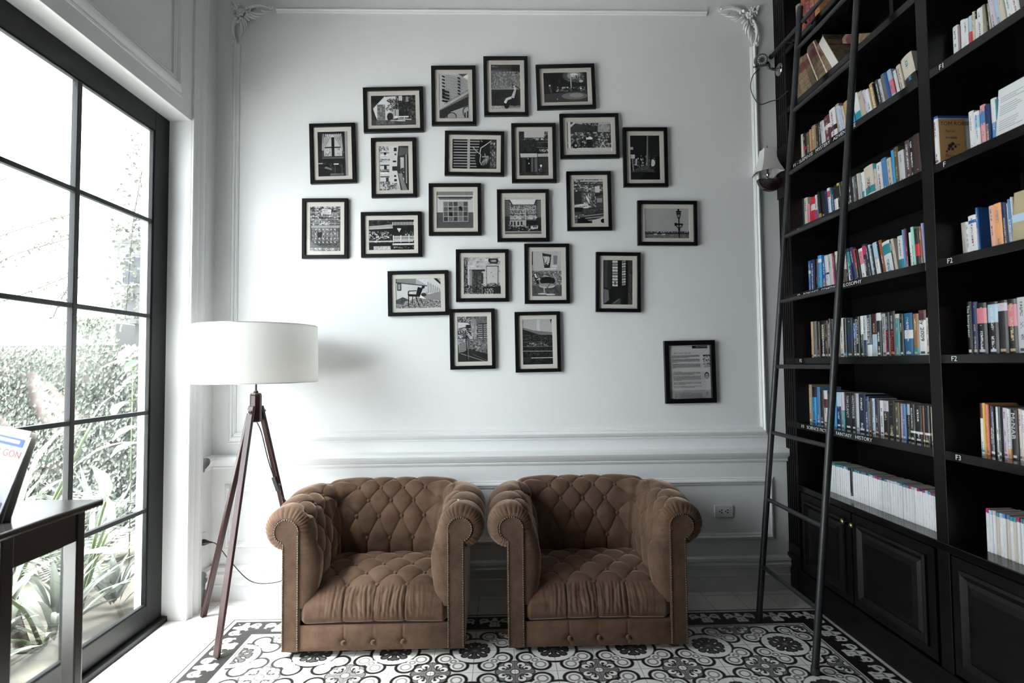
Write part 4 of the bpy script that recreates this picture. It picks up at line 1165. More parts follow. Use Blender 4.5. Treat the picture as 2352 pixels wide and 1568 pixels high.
  (2.1233, 0.0093, 0.16, 0, 'bk', 'wh.2.8'),
  (2.1141, 0.0251, 0.165, 0, 'wh', ''),
  (2.0889, 0.0157, 0.17, 4, 'tn2', ''),
  (2.0714, 0.008, 0.165, 4, 'bk', ''),
  (2.0635, 0.0123, 0.16, 4, 'tn2', ''),
  (2.049, 0.0216, 0.18, 7, 'li', ''),
  (2.0275, 0.019, 0.18, 7, 'ib', ''),
  (2.0084, 0.0207, 0.18, 7, 'cr', ''),
  (1.9877, 0.0284, 0.185, 7, 'wh', ''),
  (1.9593, 0.0268, 0.185, 7, 'wh', ''),
 ]),
 'B2':(2.286,[
  (2.2736, 0.0259, 0.205, 1, 'wh', 'bl.95.99'),
  (2.1734, 0.0251, 0.185, 1, 'wh', ''),
  (2.1483, 0.0241, 0.175, 1, 'wh', 'lb.6.9'),
  (2.1242, 0.025, 0.19, 1, 'pk2', 'bs.6.85'),
  (2.0992, 0.0222, 0.175, 1, 'nv', ':T'),
  (2.077, 0.0261, 0.19, 1, 'bs', 'wh.5.99'),
  (2.051, 0.0085, 0.18, 1, 'tl2', ''),
 ]),
 'C2':(1.881,[
  (2.2377, 0.0274, 0.145, 2, 'cg', ''),
  (2.2104, 0.0168, 0.145, 2, 'wh', ':T'),
  (2.1936, 0.0361, 0.165, 2, 'wh', 'bl.8.88'),
  (2.1575, 0.0128, 0.19, 2, 'bl', ''),
  (2.1009, 0.0212, 0.18, 2, 'pc', ''),
  (2.0797, 0.0325, 0.18, 2, 'og', ''),
  (2.0472, 0.0202, 0.175, 2, 'nv', ''),
  (2.027, 0.0085, 0.17, 2, 'cr', ''),
  (2.0184, 0.0141, 0.18, 2, 'bs', ':T'),
  (2.0043, 0.0095, 0.185, 2, 'wh', ''),
 ]),
 'D2':(1.478,[
  (2.2289, 0.0234, 0.215, 0, 'bk', ':The Interpreter'),
  (2.2055, 0.0261, 0.215, 0, 'nv', ''),
  (2.1794, 0.0455, 0.205, 0, 'bk', 'pk.6.9'),
  (2.132, 0.0454, 0.205, 0, 'bk', 'lb.6.95'),
  (2.0865, 0.0407, 0.205, 0, 'bk', 'li.8.95'),
  (2.0458, 0.0381, 0.205, 0, 'bk', 'pk.5.9'),
  (2.0066, 0.0404, 0.205, 0, 'wg', ''),
 ]),
 'E2':(1.077,[
  (2.1922, 0.0209, 0.205, 0, 'wh', 'mr.7.99'),
  (2.1713, 0.0118, 0.205, 0, 'ye', ''),
  (2.1595, 0.0145, 0.2, 0, 'cor', ''),
  (2.1449, 0.0143, 0.195, 0, 'nv', ''),
  (2.1306, 0.0113, 0.195, 0, 'bk', ''),
  (2.1192, 0.014, 0.195, 0, 'wh', ''),
  (2.1052, 0.0138, 0.195, 0, 'dg', ''),
  (2.0914, 0.0218, 0.19, 0, 'li', ''),
  (2.0696, 0.015, 0.19, 0, 'wh', 'og.0.2'),
  (2.0536, 0.0262, 0.19, 0, 'bk', ':McNAB'),
  (2.0274, 0.0154, 0.19, 0, 'cr', ''),
  (2.012, 0.0177, 0.19, 0, 'wh', ''),
  (1.9944, 0.0174, 0.19, 0, 'cr', ''),
  (1.977, 0.0195, 0.185, 0, 'wh', ''),
 ]),
 'F2':(0.692,[
  (2.1801, 0.0145, 0.168, 0, 'wt', 'mg.9.99'),
  (2.1648, 0.0151, 0.168, 0, 'wt', 'lb.9.99'),
  (2.1488, 0.0144, 0.168, 0, 'wt', 'li.9.99'),
  (2.1336, 0.0132, 0.168, 0, 'cr', 'tl2.9.99'),
  (2.1195, 0.0149, 0.168, 0, 'wt', 'lb.9.99'),
  (2.1038, 0.0133, 0.168, 0, 'wt', 'bs.9.99'),
  (2.0898, 0.0135, 0.168, 0, 'cr', 'bs.9.99'),
  (2.0754, 0.0158, 0.168, 0, 'wt', 'tl.9.99'),
  (2.0589, 0.0133, 0.168, 0, 'cr', 'tl2.9.99'),
  (2.0448, 0.0119, 0.168, 0, 'wt', 'mg.9.99'),
  (2.0321, 0.0116, 0.168, 0, 'wt', 'tl.9.99'),
  (2.0197, 0.0143, 0.168, 0, 'wt', 'lb.9.99'),
  (2.0047, 0.0142, 0.168, 0, 'cr', 'li.9.99'),
 ]),
}
brnd = random.Random(5)
def size_word(t): return 'slim ' if t < .016 else ('thick ' if t > .036 else '')
for sh_, (zt, items) in BOOKS.items():
    prevY = None; base_n = len(items)
    for i, (y, t, h, lean, c, st) in enumerate(items):
        parts = st.split(':') if st else ['']
        band = (0, 0); c2 = (1, 1, 1); bn = ''
        if parts[0]:
            q = parts[0].split('.'); cc = q[0]; b0, b1 = float('.' + q[1]) if q[1] != '0' else 0, float('.' + q[2]); 
            if b1 < .1 + 1e-9 and q[2] == '1': b1 = .1
            band = (b0 if b0 > 0 else -1, b1 if b1 < .98 else 2); c2 = CL[cc]; bn = CNAME[cc]
            if cc == 'wh' and False: pass
        extra = parts[1] if len(parts) > 1 and parts[1] not in ('', 'T') else None
        big = len(parts) > 1 and parts[1] == 'T'
        c1 = CL[c]; lum = sum(c1)
        if lum > 1.0: c3 = brnd.choice([(.10, .12, .15), (.03, .2, .3), (.2, .05, .1), (.08, .08, .08), (.25, .25, .3)])
        else: c3 = brnd.choice([(.7, .72, .74), (.75, .75, .7), (.6, .62, .66), (.55, .45, .25)])
        mark = .55 if big else brnd.choice([.15, .25, .3, .1]);
        if sh_ in ('F', 'F2'): mark = .12; c3 = (.55, .58, .62)
        if extra: mark = 0
        cz = math.cos(R(lean)); tt = max(.006, t * cz * .985)
        # keep leaning neighbours from cutting each other: lean is constant inside a leaning run
        jit = brnd.uniform(-.002, .006) if sh_ not in ('F', 'F2') else brnd.uniform(-.0015, .0015)
        x = XS + jit; d = brnd.uniform(.125, .15) if h > .18 else brnd.uniform(.105, .12)
        if sh_ == 'B2' and i == 0: x = 1.872
        zoff = 0
        col = CNAME[c]
        if sh_ in ('F', 'F2'): lab = f"{'black' if c == 'bk' else ('cream' if c == 'cr' else 'white')}-spined paperback with {bn} top, {ordn(i+1)} from left on {SHELFTXT[sh_]}"
        else:
            what = f"{size_word(t)}{col} book" + (f" with {bn} band" if bn and bn != col else '') + (' leaning left' if lean > 6 and not bn else '')
            lab = f"{what}, {ordn(i+1)} from left on {SHELFTXT[sh_]}"
        hh = h * brnd.uniform(.985, 1.015)
        book(x, y, zt + zoff + .0005, tt, hh, d, lean, c1, band, c2, c3, mark, brnd.uniform(0, 90), lab, 'books on ' + SHELFTXT[sh_], lo=(0 if sh_ not in ('F', 'F2') else 1), extra=extra)
# covers that face the room
def facing_book(y, z, w, h, t, lean, col, marks, label, group, x=1.93, draw=None):
    """book turned with its front cover to the room"""
    r = thing('book', label, 'book', (x, y, z), (0, R(lean), 0), group)
    mb = MB(); mb.cur = col; mb.box(0, .0025, -w, 0, 0, h); mb.box(t - .0025, t, -w, 0, 0, h); mb.box(0, t, -.002, 0, 0, h)
    mb.build('cover', M_PAPER, r)
    p = MB().box(.0025, t - .0025, -w + .003, -.002, .003, h - .003).build('page_block', M_PAGE, r)
    for (tx, ax, az, s, c) in marks:
        me = text_mesh(tx, s, 0.0); place_mesh('title', me, M_INK if c else M_LETTER, Matrix(((0, 0, -1, -.0008), (-1, 0, 0, -ax), (0, 1, 0, az), (0, 0, 0, 1))), r)
    if draw:
        q = MB()
        for (y0, y1, z0, z1, cc) in draw: q.cur = cc; q.box(-.0006, 0, -y1, -y0, z0, z1)
        q.build('cover_print', M_PAPER, r)
    return r
txt_lines = [(.012, .012 + random.Random(i).uniform(.06, .098), .175 - i * .0085, .178 - i * .0085, (.42, .43, .46)) for i in range(16) if i not in (3, 9, 10)]
facing_book(2.048, 2.2865, .135, .215, .012, 6, (.74, .76, .78), [], 'white booklet with lines of text facing out on right bay shelf two', 'books facing out', draw=txt_lines)
facing_book(2.000, 1.8815, .120, .20, .02, 5, (.45, .38, .24), [], 'olive tan book with pale blue strip facing out on right bay shelf three', 'books facing out', draw=[(.0, .115, .085, .115, (.45, .62, .78))])
# orange-tan cover seen beside the protruding first book, with its lettering facing the camera
def side_print(y, x, z, items, h, w, base, label_parent):
    q = MB(); q.cur = base; q.box(x, x + w, y - .0006, y, z, z + h); o = q.build('front_cover_print', M_PAPER); return o
fb = [o for o in COL.objects if o.name.startswith('book') and o.get('label', '').endswith('first from left on right bay shelf two')][0]
tb = fb['label']; tk = BOOKS['B2'][1][0][1] * .985
q = MB(); q.cur = (.58, .33, .13); q.box(.006, .118, -tk - .0012, -tk, .002, .192); fp = q.build('front_cover_print', M_PAPER, fb)
for (tx, ax, az, s) in (('TOM ROBBINS', .012, .172, .024), ('Fierce', .032, .140, .017), ('Invalids', .032, .112, .017), ('Home', .050, .082, .017), ('From', .028, .032, .020)):
    me = text_mesh(tx, s, 0.0); place_mesh('title', me, M_INK, Matrix(((1, 0, 0, ax), (0, 0, -1, -tk - .0018), (0, 1, 0, az), (0, 0, 0, 1))), fp)
bp_ = MB(); bp_.cur = (.04, .035, .03)
for (a, b, r) in ((.05, .075, .009), (.062, .085, .007), (.044, .062, .006), (.06, .062, .006), (.073, .072, .005), (.035, .052, .004)): bp_.lathe([(r, 0), (r, .0008)], 10, Matrix.Translation((a, -tk - .0012, b)) @ Matrix.Rotation(PI / 2, 4, 'X'))
bp_.build('cover_print', M_PAPER, fp)
# old leather volumes
M_LEATHER = attr_mat('worn_leather', .7, .5, 40)
def old_book(x, y, z, t, h, d, lean, base, lab_c, label, group, tip=None, fore=False):
    r = thing('book', label, 'book', (x, y, z), (0, 0, 0), group)
    r.rotation_euler = tip if tip else (R(-lean), 0, 0)
    n = 8; sp = [(t * .22 * (1 - math.sin(PI * k / n)), -t * k / n) for k in range(n + 1)]
    mb = MB()
    prof = [(d, 0)] + sp + [(d, -t), (d, -t + .004)] + [(a + .006, max(-t + .004, min(-.004, b))) for a, b in reversed(sp)] + [(d, -.004)]
    if fore: prof = [(d - a, b) for a, b in prof]
    mb.cur = base
    zs = [0, .03, .12, .35, .62, .66, .83, .86, .96, 1.0]
    for a, b in zip(zs[:-1], zs[1:]):
        mb.cur = lab_c if (.62 <= a < .85 and not fore) else base
        if abs(a - .62) < .01 or abs(a - .83) < .01: mb.cur = tuple(q * 1.5 for q in lab_c)
        mb.prism(prof, h * a, h * b)
    o = mb.build('cover', M_LEATHER, r)
    p = MB().box(.012 if not fore else .004, d - .006, -t + .004, -.004, .004, h - .004).build('page_block', M_PAGE if not fore else M_MATIN, r)
    if not fore:
        rb = MB(); rb.cur = tuple(q * .8 for q in base)
        for k in (.15, .32, .48): rb.tube([(a - .0005, b, h * k) for a, b in sp], .0016, 6)
        rb.build('raised_band', M_LEATHER, o)
    return r
LB, LR = (.16, .115, .072), (.09, .028, .030)
go = 'old leather volumes on the shelf of old leather books'
z = 3.0815
OLD = OLDROWS
for i, (y, t, h, ln, b, lb, lab) in enumerate(OLD):
    old_book(1.905, y, z + .0005, t, h, .155, ln, b, lb, lab, go, fore=(i == 6))
old_book(1.905, 2.700, 3.0815, .045, .25, .16, 0, LB, LR, 'old brown leather volume slumped sideways at the right end of the old leather books', go, tip=(R(-60), 0, 0))
case = MB().box(1.95, 2.15, 2.34, 2.47, 3.0815, 3.16).build('book', M_BLACKP, bevel=.004)
tag(case, 'black box-shaped volume with a shiny edge at the far right of the old leather shelf', 'book', go)
for i, (y, t, h, b, lb, lab) in enumerate(TOPROW):
    old_book(1.93, y, 3.4625, t, h, .15, 0, b, lb, lab, 'old volumes on the topmost shelf in view')
# ------------------------------------------------------------------ ladder and rail
def lad(y, z): return (1.459 + .0985 * z, y, z)
ld = thing('library_ladder', 'black steel library ladder leaning against the bookcase rail', 'ladder', (1.459, 2.862, 0))
off = Vector((-1.459, -2.862, 0))
for y, zt in ((3.138, 3.56), (2.586, 3.56)):
    mb = MB(); mb.tube([Vector(lad(y, .012)) + off, Vector(lad(y, zt)) + off], .0165, 16)
    rl = mb.build('rail', M_LADDER, ld, smooth=True, angle=40)
    mb = MB(); mb.tube([Vector(lad(y, 0)) + off, Vector(lad(y, .035)) + off], .0195, 14); mb.build('rubber_foot', M_RUBBER, rl, smooth=True, angle=40)
    mb = MB(); mb.tube(bez([Vector(lad(y, 3.44)) + off + Vector((.0, 0, 0)), Vector(lad(y, 3.49)) + off + Vector((.02, 0, 0.0)), Vector((1.822, y, 3.493)) + off, Vector((1.845, y, 3.46)) + off]), .006, 8)
    mb.build('hook', M_LADDER, rl, smooth=True)
for z in (.295, .673, 1.051, 1.428, 1.803, 2.18, 2.553, 2.928, 3.305):
    mb = MB(); mb.tube([Vector(lad(3.138, z)) + off, Vector(lad(2.586, z)) + off], .0115, 12); mb.build('rung', M_LADDER, ld, smooth=True, angle=40)
pp = thing('ladder_rail_pipe', 'black horizontal pipe near the ceiling that the ladder hooks onto', 'ladder rail', (1.812, 3.49, 3.464))
MB().tube([(0, 0, 0), (0, -2.35, 0)], .0125, 14).build('pipe', M_LADDER, pp, smooth=True, angle=40)
MB().lathe([(.015, -.004), (.016, .0), (.016, .012), (.012, .016)], 14, Matrix.Rotation(-PI / 2, 4, 'X')).build('end_cap', M_LADDER, pp, smooth=True, angle=40)
for y in (-.16, -1.19, -2.3):
    MB().tube([(0, y, 0), (.030, y, -.004), (.056, y, -.004)], .006, 8).tube([(.051, y, -.004), (.056, y, -.004)], .02, 14).build('bracket', M_LADDER, pp, smooth=True, angle=40)
# ------------------------------------------------------------------ security camera
cc = thing('security_camera', 'small black bullet security camera beside the top of the bookcase', 'security camera', (1.86, 3.486, 3.372)); cc.scale = (1.12, 1.12, 1.12)
MB().lathe([(.036, 0), (.036, .004), (.030, .009), (.012, .012)], 24, Matrix.Rotation(-PI / 2, 4, 'Y')).build('base_disc', M_CHROME, cc, smooth=True, angle=50)
MB().tube([(0, 0, 0), (-.045, -.004, 0), (-.075, -.02, .002)], .009, 10).tube([(-.07, -.02, .0), (-.098, -.05, .01)], .012, 10).build('bracket_arm', M_CHROME, cc, smooth=True, angle=50)
d = Vector((-.28, -.80, -.42)).normalized(); Mq = Matrix.Translation(Vector((-.125, -.03, .04))) @ d.to_track_quat('Z', 'Y').to_matrix().to_4x4()
b_ = MB().lathe([(.030, -.055), (.033, -.05), (.033, .045), (.030, .055), (.028, .050)], 22, Mq).box(-.036, .036, .026, .037, -.045, .075, Mq @ Matrix.Rotation(R(180), 4, 'Z')).build('camera_body', M_BLACKP, cc, smooth=True, angle=40)
fr = MB().lathe([(.0295, .0505), (.0295, .052), (.0001, .052)], 22, Mq).build('face_plate', mat('camera_face', (.10, .11, .11), .3), b_)
MB().lathe([(.012, .052), (.011, .056), (.0001, .0555)], 18, Mq).build('lens', M_HOLE, fr)
l = MB()
for k in range(12): l.lathe([(.0026, .0522), (.0024, .0545), (.0001, .0548)], 8, Mq @ Matrix.Translation((.0205 * math.cos(k * PI / 6), .0205 * math.sin(k * PI / 6), 0)))
l.build('led_ring', M_WHITEP, fr)
MB().tube(bez([(-.125, -.01, .0), (-.16, 0, -.04), (-.165, .02, -.10), (-.135, .035, -.16), (-.105, .03, -.195), (-.05, .02, -.18), (-.012, 0, -.175), (-.004, -.09, -.172)]), .0028, 6).build('cable', M_RUBBER, cc, smooth=True)
# ------------------------------------------------------------------ wall sconce on the pilaster block
sc = thing('wall_sconce', 'dark wood wall sconce with square white bell shade on the bookcase pilaster', 'wall lamp', (1.857, 3.478, 2.62))
MB().box(-.012, 0, -.062, .062, -.10, .13).build('backplate', M_DARKWOOD, sc, bevel=.004)
cres = [( -.165 * 1 + .0, .0)]
pts = [(0.0, .03)] + [(-.085 + .088 * math.cos(a), .022 + .085 * math.sin(a)) for a in np.linspace(0, -PI, 22)]
pts = [(-.006, .025)] + [(-.085 + .085 * math.cos(a), .020 + .080 * math.sin(a)) for a in np.linspace(-.1, -PI + .02, 22)]
mb = MB(); n = len(pts); mb.add([(x, -.018, z) for x, z in pts] + [(x, .018, z) for x, z in pts], [tuple(range(n)), tuple(reversed(range(n, 2 * n)))] + [(i, n + i, n + (i + 1) % n, (i + 1) % n) for i in range(n)])
mb.build('half_moon_arm', mat('dark_mahogany_gloss', (.018, .008, .009), .18, coat=.5), sc, bevel=.006)
MB().lathe([(.020, .02), (.010, .028), (.008, .045), (.018, .055), (.008, .062), (.006, .20), (.008, .215), (.003, .235), (.001, .245)], 16, Matrix.Translation((-.100, 0, 0))).build('stem', M_CHROME, sc, smooth=True)
P = []
def sq(r, z, k=.0):
    L = []
    for i in range(32):
        a = 2 * PI * i / 32 + PI / 4; c, s = math.cos(a), math.sin(a); m = r / max(abs(c), abs(s)) ** .85
        cor = (abs(math.sin(2 * a)) ** 2); L.append((-.100 + m * c, m * s, z - k * (1 - abs(math.cos(2 * a))) ))
    return L
sd = MB()
rows = [sq(.036, .212, -.004), sq(.040, .19), sq(.044, .16), sq(.050, .13), sq(.059, .10), sq(.070, .075), sq(.078, .065, .012)]
rows_in = [[( -.100 + (x + .100) * .97, y * .97, z) for x, y, z in r] for r in rows]
sd.grid(rows, wrapv=True); sd.grid(rows_in, wrapv=True)
sd.build('lamp_shade', mat('sconce_shade_cloth', (.62, .61, .60), .8), sc, smooth=True, angle=60)

# ------------------------------------------------------------------ side table with brochures
TX, TY, TZ = -1.40, 2.00, .992
st = thing('side_table', 'dark wooden side table standing by the window at the left edge', 'side table', (-1.64, 1.73, 0))
def stb(mb, n, m=None, **k):
    o = mb.build(n, m or M_TABLE, st, **k); o.location = (1.64, -1.73, 0); return o
M_TABLE = mat('dark_table_wood', (.012, .009, .009), .28, spec=.5, vary=.2, vscale=10)
M_TTOP = mat('dark_table_top', (.016, .015, .015), .16, spec=.6)
stb(MB().box(-1.885, TX, 1.575, TY, TZ - .022, TZ), 'table_top', M_TTOP, bevel=.006)
for (a, b) in ((TX - .058, TX - .012), (-1.875, -1.829)):
    for (c, d2) in ((TY - .106, TY - .070), (1.612, 1.655)):
        stb(MB().box(a, b, c, d2, 0, TZ - .022), 'leg', bevel=.004)
stb(MB().box(-1.829, TX - .058, TY - .098, TY - .078, TZ - .115, TZ - .022), 'apron'); stb(MB().box(-1.829, TX - .058, 1.622, 1.642, TZ - .115, TZ - .022), 'apron')
stb(MB().box(TX - .040, TX - .016, 1.655, TY - .106, TZ - .115, TZ - .022), 'apron'); stb(MB().box(-1.872, -1.848, 1.655, TY - .106, TZ - .115, TZ - .022), 'apron')
bx = thing('brochure_holder', 'wooden brochure box holding magazines on the side table', 'brochure holder', (-1.60, 1.72, TZ))
MB().box(-.115, .075, -.055, .055, 0, .012).box(-.115, -.105, -.055, .055, 0, .085).box(.065, .075, -.055, .055, 0, .085).box(-.115, .075, -.055, -.045, 0, .085).box(-.115, .075, .045, .055, 0, .085).build('box', mat('oiled_wood', (.09, .05, .03), .4, vary=.3, vscale=30), bx, bevel=.002)
def brochure(dy, ang, h, w, col, label, text=False):
    r = thing('brochure', label, 'brochure', (-1.572, 1.72 + dy, TZ + .014), (R(-6 + dy * 120), R(ang), 0), 'brochures in the wooden box')
    q = MB(); q.cur = col; q.box(-w / 2, w / 2, -.0015, .0015, 0, h); q.build('cover', M_PAPER, r)
    if text:
        q = MB()
        q.cur = (.36, .38, .42); q.box(-w / 2, w / 2, -.0022, -.0015, h * .56, h)
        q.cur = (.05, .10, .28); q.box(-w * .25, w * .40, -.0027, -.0022, h * .87, h * .96)
        q.cur = (.34, .36, .40); q.box(-w * .15, w * .32, -.0030, -.0027, h * .90, h * .94)
        q.cur = (.10, .10, .12)
        for (a, b, c, d3) in ((-.4, -.1, .05, .3), (-.05, .2, .18, .42), (.15, .45, .02, .25)): q.box(w * a, w * b, -.0022, -.0015, h * c, h * d3)
        cp = q.build('cover_print', M_PAPER, r)
        me = text_mesh('SAI GON', .030, 0, fit=w * .62); place_mesh('title', me, mat('brochure_red', (.22, .05, .035), .5), Matrix(((1, 0, 0, -w * .20), (0, 0, -1, -.0026), (0, 1, 0, h * .78), (0, 0, 0, 1))), r)
brochure(-.03, 14, .265, .15, (.30, .32, .36), 'magazine titled SAI GON leaning to the right in the wooden brochure box', True)
brochure(-.01, 11, .275, .15, (.50, .51, .52), 'white brochure directly behind the front magazine in the box')
brochure(.012, 13, .27, .16, (.5, .48, .44), 'cream brochure behind the white one in the box')
# ------------------------------------------------------------------ framed photographs
# each print is drawn as flat patches in 0..1 coordinates (y down); grey 0..255
def g(v): return tuple(lin(int(v)))
class Print:
    def __init__(s, w, h, base): s.w, s.h = w, h; s.mb = MB(); s.k = 0; s.rect(0, 0, 1, 1, base); s.rn = random.Random(int(w * 1e4) + int(base))
    def poly(s, pts, v):
        s.k += 1; y = -.00008 * s.k; s.mb.cur = g(v)
        # clip to 0..1
        def clip(P, ax, lim, keep):
            out = []
            for i in range(len(P)):
                a, b = P[i], P[(i + 1) % len(P)]; ia, ib = keep(a[ax]), keep(b[ax])
                if ia: out.append(a)
                if ia != ib:
                    t = (lim - a[ax]) / (b[ax] - a[ax]); out.append(tuple(a[j] + (b[j] - a[j]) * t for j in (0, 1)))
            return out
        P = list(pts)
        for ax, lim, f in ((0, 0, lambda q: q >= 0), (0, 1, lambda q: q <= 1), (1, 0, lambda q: q >= 0), (1, 1, lambda q: q <= 1)):
            if len(P) < 3: return
            P = clip(P, ax, lim, f)
        if len(P) < 3: return
        s.mb.add([((x - .5) * s.w, y, (.5 - z) * s.h) for x, z in P], [tuple(reversed(range(len(P))))] if True else [])
    def rect(s, x0, y0, x1, y1, v): s.poly([(x0, y0), (x1, y0), (x1, y1), (x0, y1)], v)
    def ell(s, cx, cy, rx, ry, v, n=18): s.poly([(cx + rx * math.cos(2 * PI * i / n), cy + ry * math.sin(2 * PI * i / n)) for i in range(n)], v)
    def line(s, x0, y0, x1, y1, w, v):
        a = s.h / s.w; dx, dy = (x1 - x0), (y1 - y0) * a; l = math.hypot(dx, dy); nx, ny = -dy / l * w / 2, dx / l * w / 2
        s.poly([(x0 + nx, y0 + ny / a), (x1 + nx, y1 + ny / a), (x1 - nx, y1 - ny / a), (x0 - nx, y0 - ny / a)], v)
    def pl(s, pts, w, v):
        for a, b in zip(pts[:-1], pts[1:]): s.line(*a, *b, w, v)
    def noise(s, x0, y0, x1, y1, nx, ny, v0, v1, dens=1.0, jit=.5):
        s.k += 1; y = -.00008 * s.k
        dx, dy = (x1 - x0) / nx, (y1 - y0) / ny; r = s.rn
        for i in range(nx):
            for j in range(ny):
                if r.random() > dens: continue
                a, b = x0 + dx * (i + r.uniform(-jit, jit) * .5), y0 + dy * (j + r.uniform(-jit, jit) * .5); w, h = dx * r.uniform(.5, 1.4), dy * r.uniform(.5, 1.4)
                a0, b0, a1, b1 = max(x0, a), max(y0, b), min(x1, a + w), min(y1, b + h)
                if a1 <= a0 or b1 <= b0: continue
                s.mb.cur = g(r.uniform(v0, v1)); yy = y - r.random() * .00006
                s.mb.add([((p - .5) * s.w, yy, (.5 - q) * s.h) for p, q in ((a0, b0), (a0, b1), (a1, b1), (a1, b0))], [(0, 1, 2, 3)])
def leaves(p, x0, y0, x1, y1, n, v0, v1, s=.02):
    for _ in range(n):
        x, y = p.rn.uniform(x0, x1), p.rn.uniform(y0, y1); p.line(x, y, x + p.rn.uniform(-s, s) * 2, y + p.rn.uniform(.5, 2) * s, s * .35, p.rn.uniform(v0, v1))
def d_curtain(p):
    p.noise(0, 0, 1, .62, 6, 8, 18, 45); p.rect(.9, 0, 1, 1, 150); p.rect(.13, .10, .85, .60, 70); p.rect(.20, .12, .80, .57, 200)
    p.rect(.20, .34, .80, .37, 40); p.rect(.45, .12, .55, .57, 25); p.rect(.17, .55, .83, .585, 60); p.rect(.13, .585, .86, .60, 130)
    for x in (.22, .60): p.noise(x, .38, x + .2, .54, 7, 6, 90, 230, .5)
    p.poly([(.25, .06), (.80, .06), (.75, .12), (.3, .13)], 215)
    for i in range(9):
        t = i / 8; p.line(.46 - .30 * t, .05, .13 + .05 * (1 - t), .42 - .0 * t, .018, 120 + (i % 2) * 95); p.line(.52 + .28 * t, .05, .86 - .02 * t, .48, .018, 110 + (i % 2) * 95)
    p.rect(0, .62, .9, 1, 28); p.noise(.02, .66, .88, .98, 10, 8, 12, 60); p.rect(.52, .72, .68, .745, 225); p.rect(.55, .745, .57, .93, 90); p.rect(.78, .74, .80, .94, 90); p.rect(.0, .70, .15, .725, 170)
    p.poly([(.25, .78), (.45, .83), (.45, .87), (.2, .82)], 120); p.rect(.4, .94, .85, .99, 100)
def d_picnic(p):
    p.rect(0, 0, 1, 1, 40); p.poly([(.04, .45), (.15, .3), (.32, .04), (.6, .02), (.62, .75), (.35, .85), (.13, .84)], 232)
    for i in range(9): p.ell(.06 + .03 * i, .42 - .045 * i, .018, .03, 235, 8)
    p.rect(.13, .30, .31, .82, 120); p.noise(.13, .30, .31, .82, 3, 8, 90, 160); p.rect(.2, .42, .23, .55, 175)
    p.noise(.55, 0, 1, .85, 14, 16, 15, 120, .9); p.rect(.62, .02, .70, .18, 215); p.rect(.78, .05, .84, .22, 160)
    leaves(p, .34, .12, .62, .5, 60, 30, 90, .04); p.ell(.42, .73, .07, .14, 35); p.rect(.50, .48, .62, .70, 190); p.rect(.535, .5, .55, .70, 60)
    p.rect(0, .84, 1, 1, 70); p.noise(.1, .86, .5, .98, 12, 4, 60, 150); p.line(.50, .735, .84, .735, .030, 245); p.line(.43, .85, .76, .87, .028, 240); p.line(.6, .80, .9, .83, .022, 215); p.rect(.73, .75, .755, .86, 210)
    for x in (.5, .72): p.line(x, .87, x + .02, .99, .02, 100)
def d_alley(p):
    p.rect(0, 0, .68, 1, 222); p.noise(0, 0, .32, .12, 8, 4, 40, 230); p.poly([(.66, 0), (1, 0), (1, 1), (.72, 1), (.60, .55), (.62, .25)], 55); p.poly([(.7, .02), (1, .06), (1, .20), (.66, .22)], 95)
    for y in (.14, .42, .56, .68): p.rect(.03, y, .34, y + .025, 70 if y > .3 else 130); 
    for y in (.29, .52, .80): p.noise(.02, y, .36, y + .07, 7, 3, 60, 170)
    for (x, y, w, h) in ((.16, .14, .08, .09), (.16, .44, .09, .09), (.22, .71, .09, .1), (.50, .04, .1, .08), (.53, .17, .05, .04), (.46, .33, .12, .04), (.44, .46, .18, .10), (.5, .66, .07, .04), (.5, .75, .09, .05)): p.rect(x, y, x + w, y + h, 45)
    for (x, y) in ((.05, .2), (.1, .33), (.03, .6)): p.rect(x, y, x + .26, y + .02, 250)
    p.rect(.72, .26, .84, .8, 190); p.rect(.84, .2, .9, .75, 60); p.rect(.90, .2, .94, .85, 170); p.noise(.66, .5, .84, .72, 5, 6, 25, 60); p.poly([(.64, .62), (.74, .62), (.95, 1), (.78, 1)], 135); p.poly([(.3, .95), (.6, .85), (.68, .97), (.3, 1)], 200); p.noise(0, .84, .6, 1, 10, 5, 60, 210, .7)
def d_gate(p):
    p.rect(0, 0, 1, 1, 110); p.noise(0, 0, 1, .42, 14, 14, 20, 230, .85)
    for x in np.linspace(.05, .95, 11): p.line(x, .08, x, .44, .014, 60)
    for y in (.14, .22, .30, .38): p.line(.02, y, .98, y, .012, 205)
    p.rect(.03, .43, .97, .48, 165); p.noise(.06, .5, .94, .78, 20, 14, 70, 190); p.line(.05, .48, .05, .82, .02, 40); p.line(.95, .48, .95, .82, .02, 40)
    for x in np.linspace(.12, .88, 7): p.line(x, .5, x, .80, .01, 70)
    for x in np.linspace(.18, .82, 6):
        for y in (.52, .62, .72): p.ell(x, y, .022, .018, 205, 8)
    for i in range(13): p.line(.08 + i * .066, .79, .12 + i * .066, .82, .02, 235 if i % 2 else 30)
    p.noise(.08, .83, .92, .88, 16, 3, 40, 90); p.rect(.03, .89, .97, .93, 90); p.noise(.0, .93, 1, 1, 14, 3, 110, 210); p.rect(.24, .58, .36, .70, 30)
    p.poly([(.40, .05), (.70, .07), (.70, .19), (.40, .17)], 215)
    p.txt = [('453', .43, .095, .10, 30), ('NRC 60', .42, .150, .065, 30)]
    for i in range(5): p.line(.53, .42, .53 + .13 * math.cos(i * PI / 4), .36 - .08 * math.sin(i * PI / 4) + .03, .012, 215)
